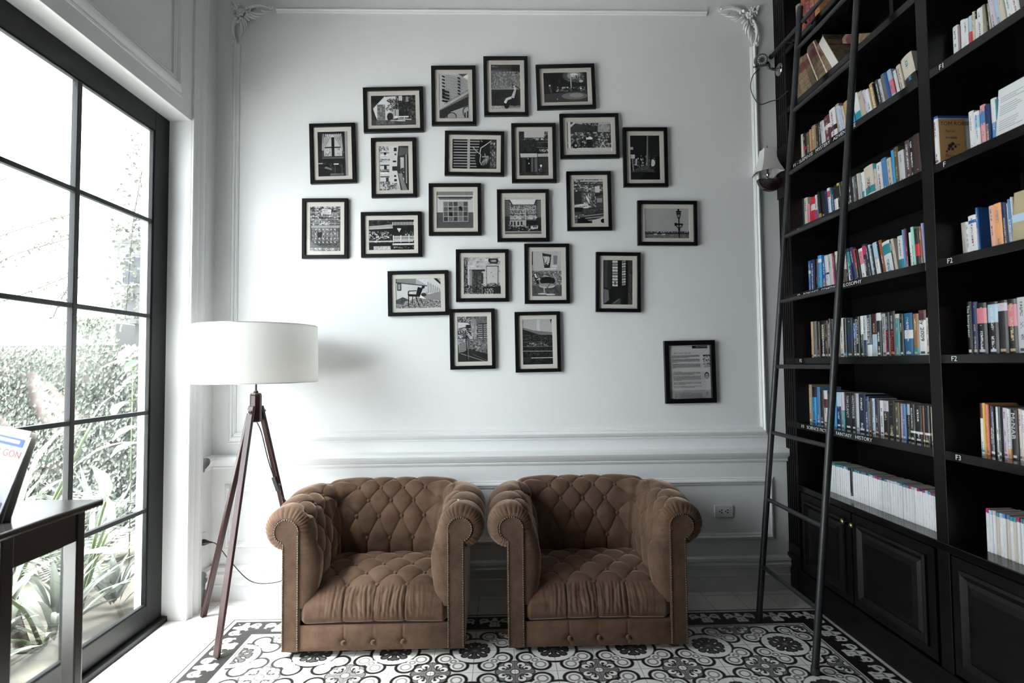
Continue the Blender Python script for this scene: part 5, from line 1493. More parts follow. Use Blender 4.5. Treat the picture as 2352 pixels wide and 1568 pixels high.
def d_balcony(p):
    p.rect(0, 0, 1, 1, 22); p.noise(0, 0, .52, .18, 9, 4, 20, 90); p.poly([(0, .2), (.52, .15), (.53, .27), (0, .30)], 165); p.line(0, .30, .53, .27, .012, 225)
    for i in range(15): p.rect(.52 + i * .033, .07, .535 + i * .033, .18, 225)
    p.noise(0, .38, .50, .78, 16, 9, 20, 235, .62); p.poly([(.62, .28), (.72, .29), (.67, .42)], 215); p.noise(.8, .38, 1, .52, 8, 4, 40, 240, .6)
    p.rect(.54, .54, 1, .70, 190)
    for i in range(22): p.rect(.56 + i * .02, .58, .567 + i * .02, .64, 35)
    for x in (.53, .70, .88): p.rect(x, .52, x + .02, .76, 235)
    p.rect(0, .70, .98, .74, 200); p.rect(0, .76, .6, .84, 15); p.rect(.52, .79, 1, .85, 215); p.rect(.1, .88, .48, 1, 175); p.noise(.1, .88, .48, 1, 12, 2, 140, 215); p.noise(.55, .90, 1, .96, 14, 2, 30, 190, .6)
def d_towers(p):
    p.rect(0, 0, 1, 1, 205)
    for i in range(16): p.line(.24 + i * .048, .0 + i * .004, .24 + i * .048, .72 - i * .02, .005, 120)
    for j in range(22): p.line(.22, .02 + j * .034, 1, .14 + j * .034, .011, 90 if j % 2 else 140)
    p.poly([(.66, 0), (1, 0), (.82, .07)], 90); p.poly([(.82, .07), (1, 0), (1, .14)], 250)
    for j in range(7): p.poly([(.10, .03 + j * .075), (.20, .05 + j * .075), (.20, .09 + j * .075), (.10, .06 + j * .075)], 20); p.poly([(.64, .07 + j * .072), (.73, .09 + j * .072), (.73, .13 + j * .072), (.64, .10 + j * .072)], 18)
    for j in range(4): p.poly([(.10, .36 + j * .075), (.35, .40 + j * .075), (.35, .44 + j * .075), (.10, .40 + j * .075)], 18)
    p.poly([(.0, .74), (1, .42), (1, 1), (0, 1)], 45); p.poly([(.0, .74), (1, .38), (1, .45), (0, .82)], 200)
    for i in range(20): p.line(.18 + i * .042, .70 - i * .0155, .18 + i * .042, .66 - i * .0155, .012, 25)
    p.poly([(0, .82), (1, .45), (1, .60), (.2, .90)], 120); p.poly([(.0, .84), (1, .52), (1, .62), (.1, 1), (0, 1)], 38)
    p.poly([(.40, .86), (1, .72), (1, 1), (.2, 1)], 175); p.ell(.42, .96, .18, .09, 60); p.ell(.42, .97, .14, .08, 160); p.ell(.93, .86, .14, .13, 90); p.ell(.96, .88, .12, .12, 185); p.rect(.86, .88, .905, 1, 15); p.rect(.945, .85, .99, 1, 15)
def d_scooter(p):
    p.rect(0, 0, 1, 1, 110); p.rect(0, 0, 1, .12, 45); p.poly([(0, .11), (.7, .2), (1, .22), (1, .12), (0, .1)], 75); p.rect(.70, 0, 1, .21, 15); p.noise(0, .15, 1, .53, 22, 12, 100, 185, .8); p.rect(0, .53, 1, .56, 160); p.rect(0, .56, 1, .92, 38); p.noise(0, .58, 1, .9, 16, 8, 28, 55); p.rect(0, .93, 1, 1, 175); p.noise(0, .93, .5, 1, 10, 3, 140, 210)
    p.ell(.52, .93, .09, .065, 12); p.ell(.80, .80, .16, .14, 22); p.poly([(.42, .85), (.50, .76), (.66, .72), (.70, .77), (.56, .80), (.50, .88)], 225); p.poly([(.70, .70), (.80, .55), (.86, .57), (.78, .76), (.66, .74)], 205); p.poly([(.76, .55), (.80, .50), (.86, .52), (.85, .58)], 220)
    p.pl([(.70, .44), (.80, .49), (.90, .51), (1, .56)], .03, 20); p.ell(.79, .49, .03, .018, 240, 8); p.line(.6, .96, 1, .95, .02, 30)
    p.txt = [('VIA c.1', .02, .045, .07, 200)]
def d_night(p):
    p.rect(0, 0, 1, 1, 14); p.ell(.68, .12, .24, .20, 90); p.ell(.70, .10, .16, .13, 165); p.ell(.70, .09, .09, .07, 245); p.noise(.55, .10, .95, .35, 18, 8, 20, 190, .55); p.ell(.86, .3, .05, .05, 200, 9)
    p.poly([(0, .72), (1, .60), (1, 1), (0, 1)], 62); p.ell(.70, .80, .30, .12, 120); p.ell(.74, .78, .16, .07, 155); p.rect(.42, .49, .57, .53, 230); p.rect(.615, .15, .635, .60, 220); p.line(.13, .44, .17, .68, .03, 90); p.ell(.135, .43, .022, .03, 245, 8)
    p.noise(.28, .48, .95, .64, 22, 5, 20, 200, .5); p.ell(.36, .3, .03, .08, 60); p.ell(.85, .55, .02, .03, 240, 8); p.ell(.3, .90, .012, .02, 235, 7)
def d_porch(p):
    p.rect(0, 0, 1, 1, 55); p.noise(0, .35, 1, .88, 24, 10, 15, 215, .75); p.poly([(.1, 0), (1, 0), (1, .08), (.6, .14), (.2, .05)], 190); p.noise(.35, .04, .72, .35, 12, 6, 20, 70); p.rect(.70, .10, .98, .35, 170); p.noise(.70, .10, .98, .32, 8, 5, 130, 200)
    p.rect(.015, .0, .075, .95, 235); p.poly([(.05, .12), (.16, .02), (.19, .04), (.07, .2)], 225); p.rect(0, .88, 1, 1, 215); p.ell(.18, .80, .07, .10, 15); p.ell(.19, .80, .03, .045, 190, 10); p.line(.08, .75, .16, .60, .03, 150)
    p.ell(.50, .57, .075, .07, 250); p.rect(.44, .60, .56, .88, 20); p.ell(.46, .50, .03, .04, 30, 9); p.line(.56, .60, .58, .9, .02, 30); p.pl([(.74, .9), (.80, .7), (.88, .9)], .02, 220); p.noise(.72, .6, .92, .78, 8, 3, 80, 230, .6)
def d_trees(p):
    p.rect(0, 0, 1, 1, 16); p.noise(0, .45, 1, .72, 18, 10, 10, 150, .6); p.rect(0, .26, .10, .32, 205); p.rect(0, .43, .15, .52, 215); p.noise(.25, .5, .55, .7, 8, 6, 60, 235, .6); p.ell(.76, .62, .08, .08, 215); p.rect(.0, .53, .25, .56, 70)
    for (a, b, w, v) in ((.22, .34, .05, 8), (.42, .50, .07, 8), (.60, .56, .05, 130), (.62, .60, .03, 60), (.78, .66, .06, 20), (.92, .96, .12, 8)): p.line(a, 0, b, .72, w, v)
    p.poly([(.88, .2), (1, .1), (1, .85), (.78, .82), (.86, .6)], 22); p.rect(0, .80, 1, 1, 18); p.poly([(.1, .78), (.5, .66), (.8, .78), (.9, .83), (.0, .83)], 75); p.noise(.1, .72, .85, .82, 12, 5, 25, 100, .6); p.line(.07, .53, .09, .8, .03, 150); p.line(.2, .53, .19, .68, .05, 200)
def d_louvre(p):
    p.rect(0, 0, 1, 1, 28)
    for j in range(10): p.rect(.02, .05 + j * .095, .62, .095 + j * .095, 120 if j % 2 else 150); p.rect(.02, .06 + j * .095, .62, .07 + j * .095, 190)
    for j in range(10): p.rect(.02, .095 + j * .095, .62, .13 + j * .095, 18)
    p.rect(.335, 0, .395, 1, 175); p.rect(0, 0, .02, 1, 15); p.poly([(.62, 0), (.85, 0), (.85, .95), (.55, .95), (.50, .60), (.60, .3)], 24); p.rect(.85, 0, .99, 1, 60); p.noise(.86, .1, .98, .95, 5, 14, 30, 200, .7)
    p.pl([(.45, .25), (.55, .42), (.64, .52), (.62, .75), (.66, .88)], .014, 200); p.pl([(.88, .05), (.72, .22), (.64, .30), (.62, .5)], .016, 215); p.pl([(.64, .0), (.66, .1), (.68, .06)], .01, 170)
    for i in range(16): a = 2 * PI * i / 16; p.line(.75 + .03 * math.cos(a), .72, .75 + .09 * math.cos(a + .6), .74 + .15 * math.sin(a), .009, 130 + (i * 37) % 90)
    p.line(.67, .60, .82, .585, .03, 165); p.line(.74, .58, .735, .49, .012, 190)
def d_shop(p):
    p.rect(0, 0, 1, 1, 30); p.rect(.18, 0, .88, .14, 205); p.noise(.86, 0, 1, .12, 5, 6, 20, 210, .7); p.noise(0, .02, .18, .14, 4, 4, 15, 60); p.noise(0, .15, 1, .20, 12, 3, 50, 210, .7); p.noise(.05, .22, 1, .46, 16, 8, 10, 75); p.line(.6, .26, 1, .24, .012, 130); p.line(.6, .36, 1, .37, .012, 140); p.noise(.7, .40, 1, .48, 10, 3, 60, 235, .6)
    p.poly([(.03, .50), (.62, .50), (.62, .585), (.05, .59)], 205); p.poly([(.64, .51), (1, .50), (1, .565), (.64, .57)], 195)
    for i in range(14): p.rect(.65 + i * .026, .555, .662 + i * .026, .58, 215)
    p.rect(.1, .60, .35, .92, 60); p.rect(.22, .62, .40, .92, 14); p.rect(.40, .60, .48, .92, 95); p.rect(.52, .6, .62, .92, 110); p.rect(.66, .6, 1, .92, 58); p.ell(.33, .73, .018, .018, 240, 8); p.ell(.3, .62, .02, .012, 220, 8); p.ell(.745, .785, .035, .03, 235, 10); p.noise(.66, .82, .78, .92, 5, 5, 15, 220, .6); p.rect(0, .92, 1, 1, 42); p.noise(0, .93, 1, 1, 12, 3, 25, 90)
def d_grid(p):
    p.rect(0, 0, 1, .14, 130); p.rect(0, .10, 1, .57, 205); p.rect(0, .57, 1, 1, 85); p.poly([(.02, .14), (1, .14), (.97, .17), (.04, .17)], 40); p.poly([(.03, .17), (.99, .17), (.93, .22), (.08, .22)], 105); p.rect(.17, .27, .86, .83, 165)
    vs = [120, 95, 88, 60, 92, 105, 45, 110, 70, 100, 78, 70, 150, 75, 105, 125, 80, 95, 60, 85]
    for i in range(5):
        for j in range(4): p.rect(.19 + i * .135, .285 + j * .137, .30 + i * .135, .40 + j * .137, vs[(i * 4 + j) % 20])
    p.poly([(.32, .45), (.41, .44), (.38, .50), (.34, .49)], 25); p.poly([(.60, .42), (.66, .40), (.70, .53), (.64, .50)], 30); p.pl([(.34, .60), (.40, .62), (.41, .68)], .012, 25); p.line(.46, .82, .55, .70, .01, 30); p.ell(.52, .62, .012, .012, 20, 7)
def d_block(p):
    p.rect(0, 0, 1, 1, 200); p.poly([(.13, .05), (.86, .05), (.80, .20), (.20, .20)], 235); p.rect(0, .06, .14, 1, 55); p.rect(.86, .06, 1, 1, 55)
    for i in range(4): p.line(.02 + i * .035, .08, .02 + i * .035, .5, .008, 170); p.line(.90 + i * .03, .08, .90 + i * .03, .55, .008, 170)
    for j in range(9): p.line(0, .10 + j * .05, .13, .10 + j * .05, .008, 160); p.line(.87, .10 + j * .05, 1, .10 + j * .05, .008, 160)
    p.line(.12, .06, .20, .20, .025, 20); p.line(.87, .06, .82, .20, .025, 20); p.rect(.13, .195, .86, .215, 25); p.noise(.16, .22, .85, .32, 24, 5, 30, 190, .75)
    for x in (.18, .30, .42, .58, .70, .84): p.ell(x, .385, .048, .045, 40); p.ell(x, .385, .036, .034, 165)
    p.noise(.12, .36, .88, .50, 26, 6, 30, 220, .5); p.noise(.14, .50, .88, .62, 14, 4, 120, 235, .8); p.line(.12, .48, .86, .46, .012, 30); p.line(.12, .62, .86, .61, .014, 25); p.rect(.13, .64, .55, .80, 190); p.rect(.58, .63, .86, .78, 35)
    for x in (.16, .24, .34, .43): p.rect(x, .66, x + .05, .76, 45)
    p.line(.565, .28, .575, .92, .022, 205); p.rect(.1, .80, .95, .93, 32); p.noise(.1, .74, .92, .92, 22, 6, 15, 180, .5); p.rect(.72, .78, .90, .86, 215); p.rect(.76, .79, .88, .82, 40); p.rect(0, .93, 1, 1, 110); p.rect(0, .93, 1, .945, 200)
def d_shanty(p):
    p.rect(0, 0, 1, 1, 80); p.noise(0, 0, 1, .28, 16, 10, 25, 230, .85); p.rect(.22, .02, 1, .05, 205); p.rect(.25, .10, 1, .13, 60); p.rect(.72, .16, .88, .30, 225); p.poly([(0, .28), (.25, .26), (.25, .55), (0, .55)], 50); p.poly([(.35, .30), (.70, .27), (.75, .38), (.55, .42)], 95); p.poly([(.70, .34), (1, .28), (1, .34), (.75, .40)], 40)
    p.noise(.25, .32, .75, .64, 12, 8, 40, 235, .7); p.poly([(.40, .36), (.52, .46), (.52, .56), (.40, .42)], 235); p.rect(.76, .40, .95, .58, 70)
    for i in range(4): p.rect(.79 + i * .045, .43, .81 + i * .045, .53, 225)
    p.poly([(0, .58), (.4, .55), (.46, .60), (0, .64)], 220); p.poly([(.1, .64), (.46, .62), (.5, .66), (.2, .67)], 235); p.rect(0, .64, .3, .74, 25); p.poly([(.3, .66), (1, .64), (1, .80), (.2, .80)], 60); p.noise(.3, .66, 1, .78, 14, 5, 40, 110)
    for i in range(6): p.line(.2 + i * .02, .82 + i * .025, 1, .76 + i * .03, .018, 190 if i % 2 else 60)
    p.noise(0, .80, .36, .98, 12, 8, 20, 220, .6); p.poly([(.1, .9), (.3, .86), (.6, 1), (.1, 1)], 22); p.poly([(.6, .94), (1, .86), (1, 1), (.6, 1)], 205); p.ell(.98, .95, .09, .05, 20)
def d_lamp(p):
    p.rect(0, 0, 1, .82, 175); p.rect(0, .84, 1, 1, 110); p.noise(0, .86, 1, 1, 22, 4, 90, 135); p.noise(0, .77, 1, .86, 34, 2, 15, 90, .9); p.rect(0, .82, 1, .86, 40); p.rect(.20, .85, .46, .89, 205); p.rect(.28, .82, .38, .88, 40)
    p.line(.77, .28, .775, 1, .024, 15); p.poly([(.70, .14), (.83, .14), (.80, .20), (.73, .20)], 20); p.ell(.765, .10, .065, .035, 20); p.ell(.76, .03, .022, .05, 20, 9); p.poly([(.715, .19), (.82, .19), (.79, .33), (.745, .33)], 25); p.poly([(.735, .20), (.80, .20), (.78, .29), (.75, .29)], 150)
    p.line(.68, .53, .86, .53, .035, 20); p.rect(.67, .48, .72, .58, 22); p.pl([(.70, .56), (.72, .62), (.77, .66), (.82, .62), (.85, .56)], .018, 20); p.line(.86, .52, 1, .53, .004, 110); p.line(.77, .64, .77, .75, .04, 15)
def d_corridor(p):
    p.rect(0, 0, 1, 1, 22); p.rect(.02, 0, .14, .62, 70); p.poly([(0, .64), (.17, .68), (.20, .9), (.0, 1)], 120); p.line(.13, 0, .20, .92, .012, 90); p.rect(.14, 0, .28, .65, 45); p.rect(.84, 0, 1, 1, 62); p.noise(.86, 0, 1, 1, 4, 16, 45, 95)
    p.rect(.29, .01, .50, .61, 25)
    for j in range(9): p.rect(.31, .012 + j * .066, .49, .062 + j * .066, 215 if j not in (1, 4) else 165)
    p.rect(.395, .08, .40, .6, 40); p.rect(.37, .48, .44, .56, 90)
    for j in range(10): p.poly([(.64, .01 + j * .058), (.76, .0 + j * .058), (.76, .04 + j * .058), (.635, .055 + j * .058)], 205 if j % 3 else 150)
    p.rect(.68, 0, .69, .6, 30); p.poly([(.28, .62), (.84, .62), (.72, .88), (.45, .88)], 30); p.poly([(.3, .97), (.52, .86), (.60, .88), (.58, 1), (.3, 1)], 75); p.line(.34, .98, .55, .88, .015, 150); p.rect(.60, .5, .64, .95, 40)
def d_chair(p):
    p.rect(0, 0, 1, 1, 170); p.poly([(0, 0), (.45, 0), (.45, .25), (0, .12)], 130); p.poly([(0, .10), (.70, .25), (.70, .42), (.60, .60), (0, .88)], 205); p.poly([(0, .10), (.7, .24), (.7, .27), (0, .14)], 70); p.poly([(.45, 0), (.9, 0), (1, .22), (.98, .5), (.72, .55), (.70, .24)], 215); p.poly([(.84, 0), (.92, 0), (1, .14), (1, .22)], 30)
    for i in range(7): p.line(.72 + i * .04, .12 + i * .035, .73 + i * .04, .50, .012, 90)
    p.poly([(0, .90), (.6, .58), (1, .45), (1, 1), (0, 1)], 140); p.noise(.05, .72, 1, 1, 34, 12, 40, 215, .75); p.rect(.03, .14, .12, .40, 30); p.rect(.05, .18, .10, .36, 150); p.poly([(.0, .72), (.15, .62), (.3, .72), (.1, .85), (0, .86)], 80)
    p.poly([(.49, .28), (.60, .33), (.53, .62), (.44, .58)], 12); p.ell(.61, .29, .035, .05, 12, 10); p.poly([(.27, .52), (.52, .54), (.51, .62), (.27, .60)], 14); p.pl([(.27, .56), (.28, .42), (.46, .41)], .02, 18); p.pl([(.28, .60), (.27, .95)], .018, 14); p.pl([(.37, .6), (.36, .86)], .014, 20); p.pl([(.44, .60), (.52, .97)], .018, 14); p.pl([(.53, .60), (.59, .88)], .016, 18); p.poly([(.55, .55), (.67, .70), (.52, .66)], 235)
    p.pl([(.12, .68), (.18, .66), (.21, .74), (.13, .75), (.12, .68)], .012, 30); p.line(.13, .75, .11, .88, .012, 30); p.ell(.62, .55, .06, .06, 50)
def d_door(p):
    p.rect(0, 0, 1, 1, 195); p.noise(0, 0, 1, .45, 12, 10, 150, 225, .7); p.rect(0, 0, .10, .7, 60); p.noise(0, 0, .10, .95, 4, 24, 25, 170); p.rect(.22, .34, .48, .97, 75); p.noise(.22, .40, .46, .95, 5, 10, 40, 105); p.rect(.14, .33, .57, .38, 45); p.rect(.15, .34, .22, .95, 150); p.line(.34, .42, .35, .7, .02, 210); p.rect(.33, .4, .36, .95, 55)
    p.rect(.62, .24, .92, .75, 200); p.rect(.61, .23, .95, .25, 45); p.line(.615, .24, .62, .75, .012, 60); p.line(.93, .24, .92, .75, .014, 70); p.poly([(.68, .03), (.92, .03), (.94, .10), (.90, .18), (.72, .17), (.66, .10)], 35); p.rect(.72, .06, .90, .14, 80); p.txt = [('1888', .725, .10, .075, 190)]
    for (x, y) in ((.74, .42), (.79, .52), (.53, .56), (.60, .56)): p.ell(x, y, .012, .012, 30, 7)
    p.noise(0, .75, 1, 1, 26, 10, 15, 130, .9); p.rect(.52, .8, 1, .98, 40); p.noise(.56, .85, .80, 1, 14, 7, 40, 245, .7); p.noise(.6, .70, .98, .80, 16, 4, 30, 120, .6); p.rect(.47, .42, .52, .72, 60)
def d_ruin(p):
    p.rect(0, 0, 1, 1, 95); p.noise(0, 0, .45, .12, 12, 5, 20, 235, .9); p.noise(.45, 0, 1, .5, 12, 12, 60, 150); p.poly([(0, .12), (.35, .14), (.45, .2), (.3, .22), (0, .26)], 215); p.rect(.28, .18, .46, .42, 40); p.noise(.0, .26, .5, .48, 12, 8, 25, 225, .75); p.rect(.45, .05, .62, .55, 150); p.noise(.45, .05, .65, .55, 5, 10, 110, 190)
    for j in range(8): p.line(.16 + j * .035, .28 + j * .03, .26 + j * .035, .26 + j * .03, .02, 240)
    for (x0) in (.70, .88):
        for j in range(7): p.rect(x0, .16 + j * .045, x0 + .15, .185 + j * .045, 25)
        for j in range(7): p.rect(x0, .185 + j * .045, x0 + .15, .20 + j * .045, 205)
    p.rect(.845, .14, .88, .5, 60); p.poly([(0, .50), (.34, .55), (.30, .80), (.05, .82)], 150); p.noise(0, .5, .30, .62, 6, 6, 120, 220)
    for j in range(8): p.line(.06, .55 + j * .035, .30, .535 + j * .035, .016, 30)
    p.poly([(.40, .5), (1, .5), (1, .80), (.36, .80)], 110); p.noise(.42, .52, 1, .80, 12, 9, 50, 170, .8); p.poly([(.36, .74), (.7, .78), (1, .84), (1, 1), (0, 1), (0, .82)], 38); p.noise(.3, .72, .62, .78, 8, 3, 15, 50); p.line(.10, .82, .9, 1, .02, 150); p.line(.5, .84, 1, .99, .012, 110); p.pl([(.26, .3), (.29, .6), (.31, 1)], .022, 14); p.line(.33, .5, .35, .95, .012, 150)
def d_barber(p):
    p.rect(0, 0, 1, .44, 190); p.rect(0, .0, .03, .3, 40); p.poly([(.35, .03), (.66, .07), (.60, .38), (.42, .38)], 50); p.poly([(.38, .10), (.62, .12), (.58, .26), (.44, .26)], 205); p.noise(.42, .10, .62, .30, 6, 4, 40, 225, .6); p.poly([(.72, .09), (.87, .09), (.84, .29), (.73, .29)], 130); p.rect(.42, .37, .82, .40, 225); p.rect(.66, .30, .84, .36, 215)
    p.rect(0, .43, 1, .76, 125); p.noise(0, .43, 1, .76, 24, 20, 30, 215, .6); p.rect(0, .76, 1, 1, 88); p.noise(0, .78, 1, 1, 16, 6, 70, 105)
    p.poly([(.05, .48), (.13, .46), (.20, .60), (.24, .74), (.16, .72), (.06, .56)], 35); p.poly([(.07, .50), (.12, .49), (.18, .60), (.10, .58)], 225); p.ell(.52, .66, .26, .09, 28); p.ell(.50, .77, .27, .055, 190); p.ell(.50, .75, .26, .04, 150); p.pl([(.22, .60), (.48, .58), (.72, .60)], .03, 30); p.pl([(.25, .53), (.42, .51), (.60, .54)], .022, 30); p.line(.26, .60, .15, .64, .02, 240)
    p.line(.40, .80, .41, .92, .04, 190); p.ell(.34, .95, .16, .018, 205, 12); p.ell(.62, .965, .16, .02, 215, 12); p.line(.48, .80, .66, .87, .014, 35); p.line(.68, .66, .45, .86, .02, 60); p.line(.74, .80, .92, .94, .03, 60)
def d_stadium(p):
    p.rect(0, 0, 1, .35, 178); p.rect(.48, 0, .58, .3, 200); p.poly([(0, .17), (.35, .24), (1, .29), (1, .33), (.5, .33), (0, .26)], 120); p.poly([(0, .22), (.25, .27), (.55, .335), (1, .34), (1, 1), (0, 1)], 42); p.line(0, .22, .28, .28, .014, 15)
    for j, (y, v) in enumerate(((.36, 90), (.40, 70), (.44, 95), (.50, 130), (.60, 120))): p.line(0, y, 1, y + .005, .012, v)
    p.noise(.15, .52, .85, .60, 26, 4, 30, 190, .6); p.noise(0, .34, 1, .52, 18, 8, 18, 85, .8); p.noise(0, .62, 1, .98, 12, 10, 14, 55); p.line(0, .70, 1, .71, .012, 195); p.line(.27, .855, 1, .855, .018, 225); p.line(.0, .86, .27, .85, .010, 80); p.noise(.1, .72, .6, .80, 8, 4, 25, 90, .7); p.poly([(.93, 0), (.99, 0), (.95, .09)], 45)
def paper_info(p):
    p.rect(0, .845, 1, 1, 165); p.rect(.57, .01, .945, .06, 14)
    def para(y, n, x1=.74, last=.5, x0=.075):
        for i in range(n):
            xe = x1 if i < n - 1 else x0 + (x1 - x0) * last; x = x0
            while x < xe - .01:
                w = p.rn.uniform(.012, .05); p.rect(x, y + i * .0175, min(x + w, xe), y + i * .0175 + .0095, p.rn.uniform(70, 105)); x += w + .008
    para(.188, 3, last=.6); para(.26, 4, last=.2); para(.35, 5, last=.08); para(.508, 3, last=.75); para(.582, 5, last=.3); para(.695, 3, last=.4); para(.768, 2, last=.75); para(.905, 6, .735, .8)
    for (y0, y1) in ((.185, .32), (.335, .42)): p.rect(.775, y0, .945, y1, 190); p.noise(.775, y0, .945, y1, 8, 8, 15, 150, .55); 
    p.rect(.775, .185, .945, .205, 14)
    p.ell(.855, .575, .058, .068, 22); p.ell(.855, .59, .045, .058, 150); p.rect(.82, .57, .845, .578, 40); p.rect(.865, .57, .89, .578, 40); p.line(.855, .58, .853, .605, .008, 105); p.line(.835, .622, .875, .622, .008, 70); p.poly([(.82, .64), (.89, .64), (.905, .665), (.81, .665)], 200)
    p.poly([(.832, .885), (.855, .87), (.878, .885), (.88, .935), (.83, .935)], 105); p.rect(.842, .89, .868, .925, 150)
    p.txt = [('BITS AND PIECES', .075, .152, .034, 15), ('Fred Wissink', .08, .497, .022, 40), ('The Alcove Library Hotel', .08, .883, .022, 40), ('The Alcove', .80, .952, .014, 60), ('Exhibition at the Library Hotel', .61, .034, .0155, 190)]
PICS = {
 'P1': (-1.065, 2.831, .293, .394, 1.63, 'r', 40, d_curtain, 'print of a curtained window over dark chairs'),
 'P2': (-.674, 3.120, .388, .298, 1.34, 'r', 60, d_picnic, 'print of a picnic table beside a bright doorway'),
 'P3': (-.671, 2.737, .290, .392, .82, 'r', 200, d_alley, 'print of white apartment balconies above an alley'),
 'P4': (-1.112, 2.340, .293, .390, .09, 'r', 110, d_gate, 'print of an ornate metal gate with a number plate'),
 'P5': (-.687, 2.299, .389, .295, .58, 'r', 30, d_balcony, 'print of a cluttered balcony with a balustrade'),
 'P6': (-.281, 3.215, .290, .396, .51, 'r', 200, d_towers, 'print of a tower block behind an old sloping roof'),
 'P7': (.061, 3.279, .290, .397, .49, 'r', 110, d_scooter, 'print of a parked scooter by a stained wall'),
 'P8': (.456, 3.277, .388, .299, 1.60, 'r', 14, d_night, 'print of a street at night under one lamp'),
 'P9': (.607, 2.947, .389, .297, .85, 'r', 55, d_porch, 'print of a man seated under a street awning'),
 'P10': (.974, 2.806, .294, .395, .07, 'r', 16, d_trees, 'print of dark tree trunks along a path'),
 'P11': (-.147, 2.830, .387, .295, -.79, 'r', 28, d_louvre, 'print of louvred shutters and a hanging dried vine'),
 'P12': (.240, 2.834, .291, .393, .26, 'r', 30, d_shop, 'print of an old shopfront with two awnings'),
 'P13': (-.276, 2.462, .339, .341, .08, 's', 205, d_grid, 'square print of a gridded window with broken panes'),
 'P14': (.166, 2.421, .339, .342, .20, 's', 200, d_block, 'square print of an old apartment block and parked van'),
 'P15': (.598, 2.516, .292, .390, .49, 'r', 80, d_shanty, 'print of crowded tin-roofed houses'),
 'P16': (1.110, 2.368, .392, .295, -.50, 'r', 175, d_lamp, 'print of a street lamp against the sky over water'),
 'P17': (.780, 1.982, .292, .390, -.99, 'r', 22, d_corridor, 'print of a dark corridor with barred windows'),
 'P18': (-.515, 1.918, .388, .290, .81, 'r', 170, d_chair, 'print of an empty metal chair in an alley'),
 'P19': (-.102, 2.030, .340, .340, -.01, 's', 195, d_door, 'square print of an old door in a peeling wall'),
 'P20': (-.168, 1.620, .290, .389, .61, 'r', 95, d_ruin, 'print of a ruined street corner with louvred vents'),
 'P21': (.317, 2.040, .292, .390, -.06, 'r', 190, d_barber, "print of a barber's chair below a mirror"),
 'P22': (.252, 1.598, .293, .390, .59, 'r', 178, d_stadium, 'print of empty concrete terraces under pale sky'),
 'P23': (1.238, 1.396, .332, .405, .61, 'i', 198, paper_info, 'black framed text sheet titled BITS AND PIECES at the lower right of the wall')}
def framed(key, cx, cz, w, h, ang, kind, base, draw, desc):
    lab = desc if kind == 'i' else f'black framed monochrome {desc}'
    t = thing('framed_notice' if kind == 'i' else 'picture_frame', lab, 'framed notice' if kind == 'i' else 'picture', (cx, YB, cz), (0, R(-ang), 0), None if kind == 'i' else 'framed monochrome photographs on the white wall')
    fwid = .0225 if kind != 'i' else .030; D = .026
    def ring(d, y): return [(-w/2 + d, y, -h/2 + d), (w/2 - d, y, -h/2 + d), (w/2 - d, y, h/2 - d), (-w/2 + d, y, h/2 - d)]
    mb = MB(); mb.rings([ring(0, -.001), ring(0, -D + .002), ring(.002, -D), ring(fwid - .002, -D), ring(fwid, -D + .002), ring(fwid, -.006), ring(fwid - .001, -.004), ring(0, -.001)])
    mb.build('frame', M_PFRAME, t)
    iw, ih = w - 2 * fwid, h - 2 * fwid
    if kind == 'i': pw, ph = iw - .002, ih - .002; yp = -.012
    else:
        m_ = .0285 if kind == 's' else .0275
        pw, ph = (iw - 2 * m_, ih - 2 * m_)
        mm = MB(); a = (iw + .004) / 2; b = (ih + .004) / 2
        def rg(x, z, y): return [(-x, y, -z), (x, y, -z), (x, y, z), (-x, y, z)]
        mm.rings([rg(a, b, -.010), rg(a, b, -.013), rg(pw / 2 + .001, ph / 2 + .001, -.013), rg(pw / 2, ph / 2, -.011), rg(pw / 2, ph / 2, -.009)])
        mm.build('mount', M_MAT, t); yp = -.0092
    p = Print(pw, ph, base); p.txt = []; draw(p)
    o = p.mb.build('print', M_PRINT if kind != 'i' else M_PAPER, t); o.location = (0, yp, 0)
    # recalc may flip flat patches; colour is what matters
    for (tx, x, y, s, v) in p.txt:
        me = text_mesh(tx, s * pw * (1.0 if kind != 'i' else 1.6), 0); place_mesh('print_lettering', me, M_INK if v < 100 else M_LETTER, Matrix(((1, 0, 0, (x - .5) * pw), (0, 0, -1, -.00008 * p.k - .0004), (0, 1, 0, (.5 - y) * ph), (0, 0, 0, 1))), o)
    gl = MB().add([(-a_, -.016, -b_) for a_, b_ in ()], []) if False else MB().box(-iw / 2 - .001, iw / 2 + .001, -.0175, -.0160, -ih / 2 - .001, ih / 2 + .001)
    gl.build('glass', M_PGLASS, t)
for k, v in PICS.items(): framed(k, *v)
# ------------------------------------------------------------------ garden outside the window
GY = 5.25
def brick_mat():
    m = bpy.data.materials.new('old_garden_brick'); m.use_nodes = True; n = m.node_tree.nodes; L = m.node_tree.links; b = n['Principled BSDF']
    tc = n.new('ShaderNodeTexCoord'); mp = n.new('ShaderNodeMapping'); mp.inputs['Rotation'].default_value = (PI / 2, 0, 0); L.new(tc.outputs['Object'], mp.inputs[0])
    br = n.new('ShaderNodeTexBrick'); br.inputs['Scale'].default_value = 4; br.inputs['Color1'].default_value = (.15, .115, .105, 1); br.inputs['Color2'].default_value = (.20, .16, .148, 1); br.inputs['Mortar'].default_value = (.17, .165, .16, 1)
    L.new(mp.outputs[0], br.inputs[0]); L.new(br.outputs[0], b.inputs['Base Color']); b.inputs['Roughness'].default_value = .9; return m
M_BRICK = brick_mat()
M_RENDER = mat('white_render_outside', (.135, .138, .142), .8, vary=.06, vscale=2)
M_GROUND = mat('garden_soil', (.045, .04, .03), .95, bump=.4, bscale=12)
M_PAVE = mat('pale_paving_outside', (.80, .80, .79), .85)
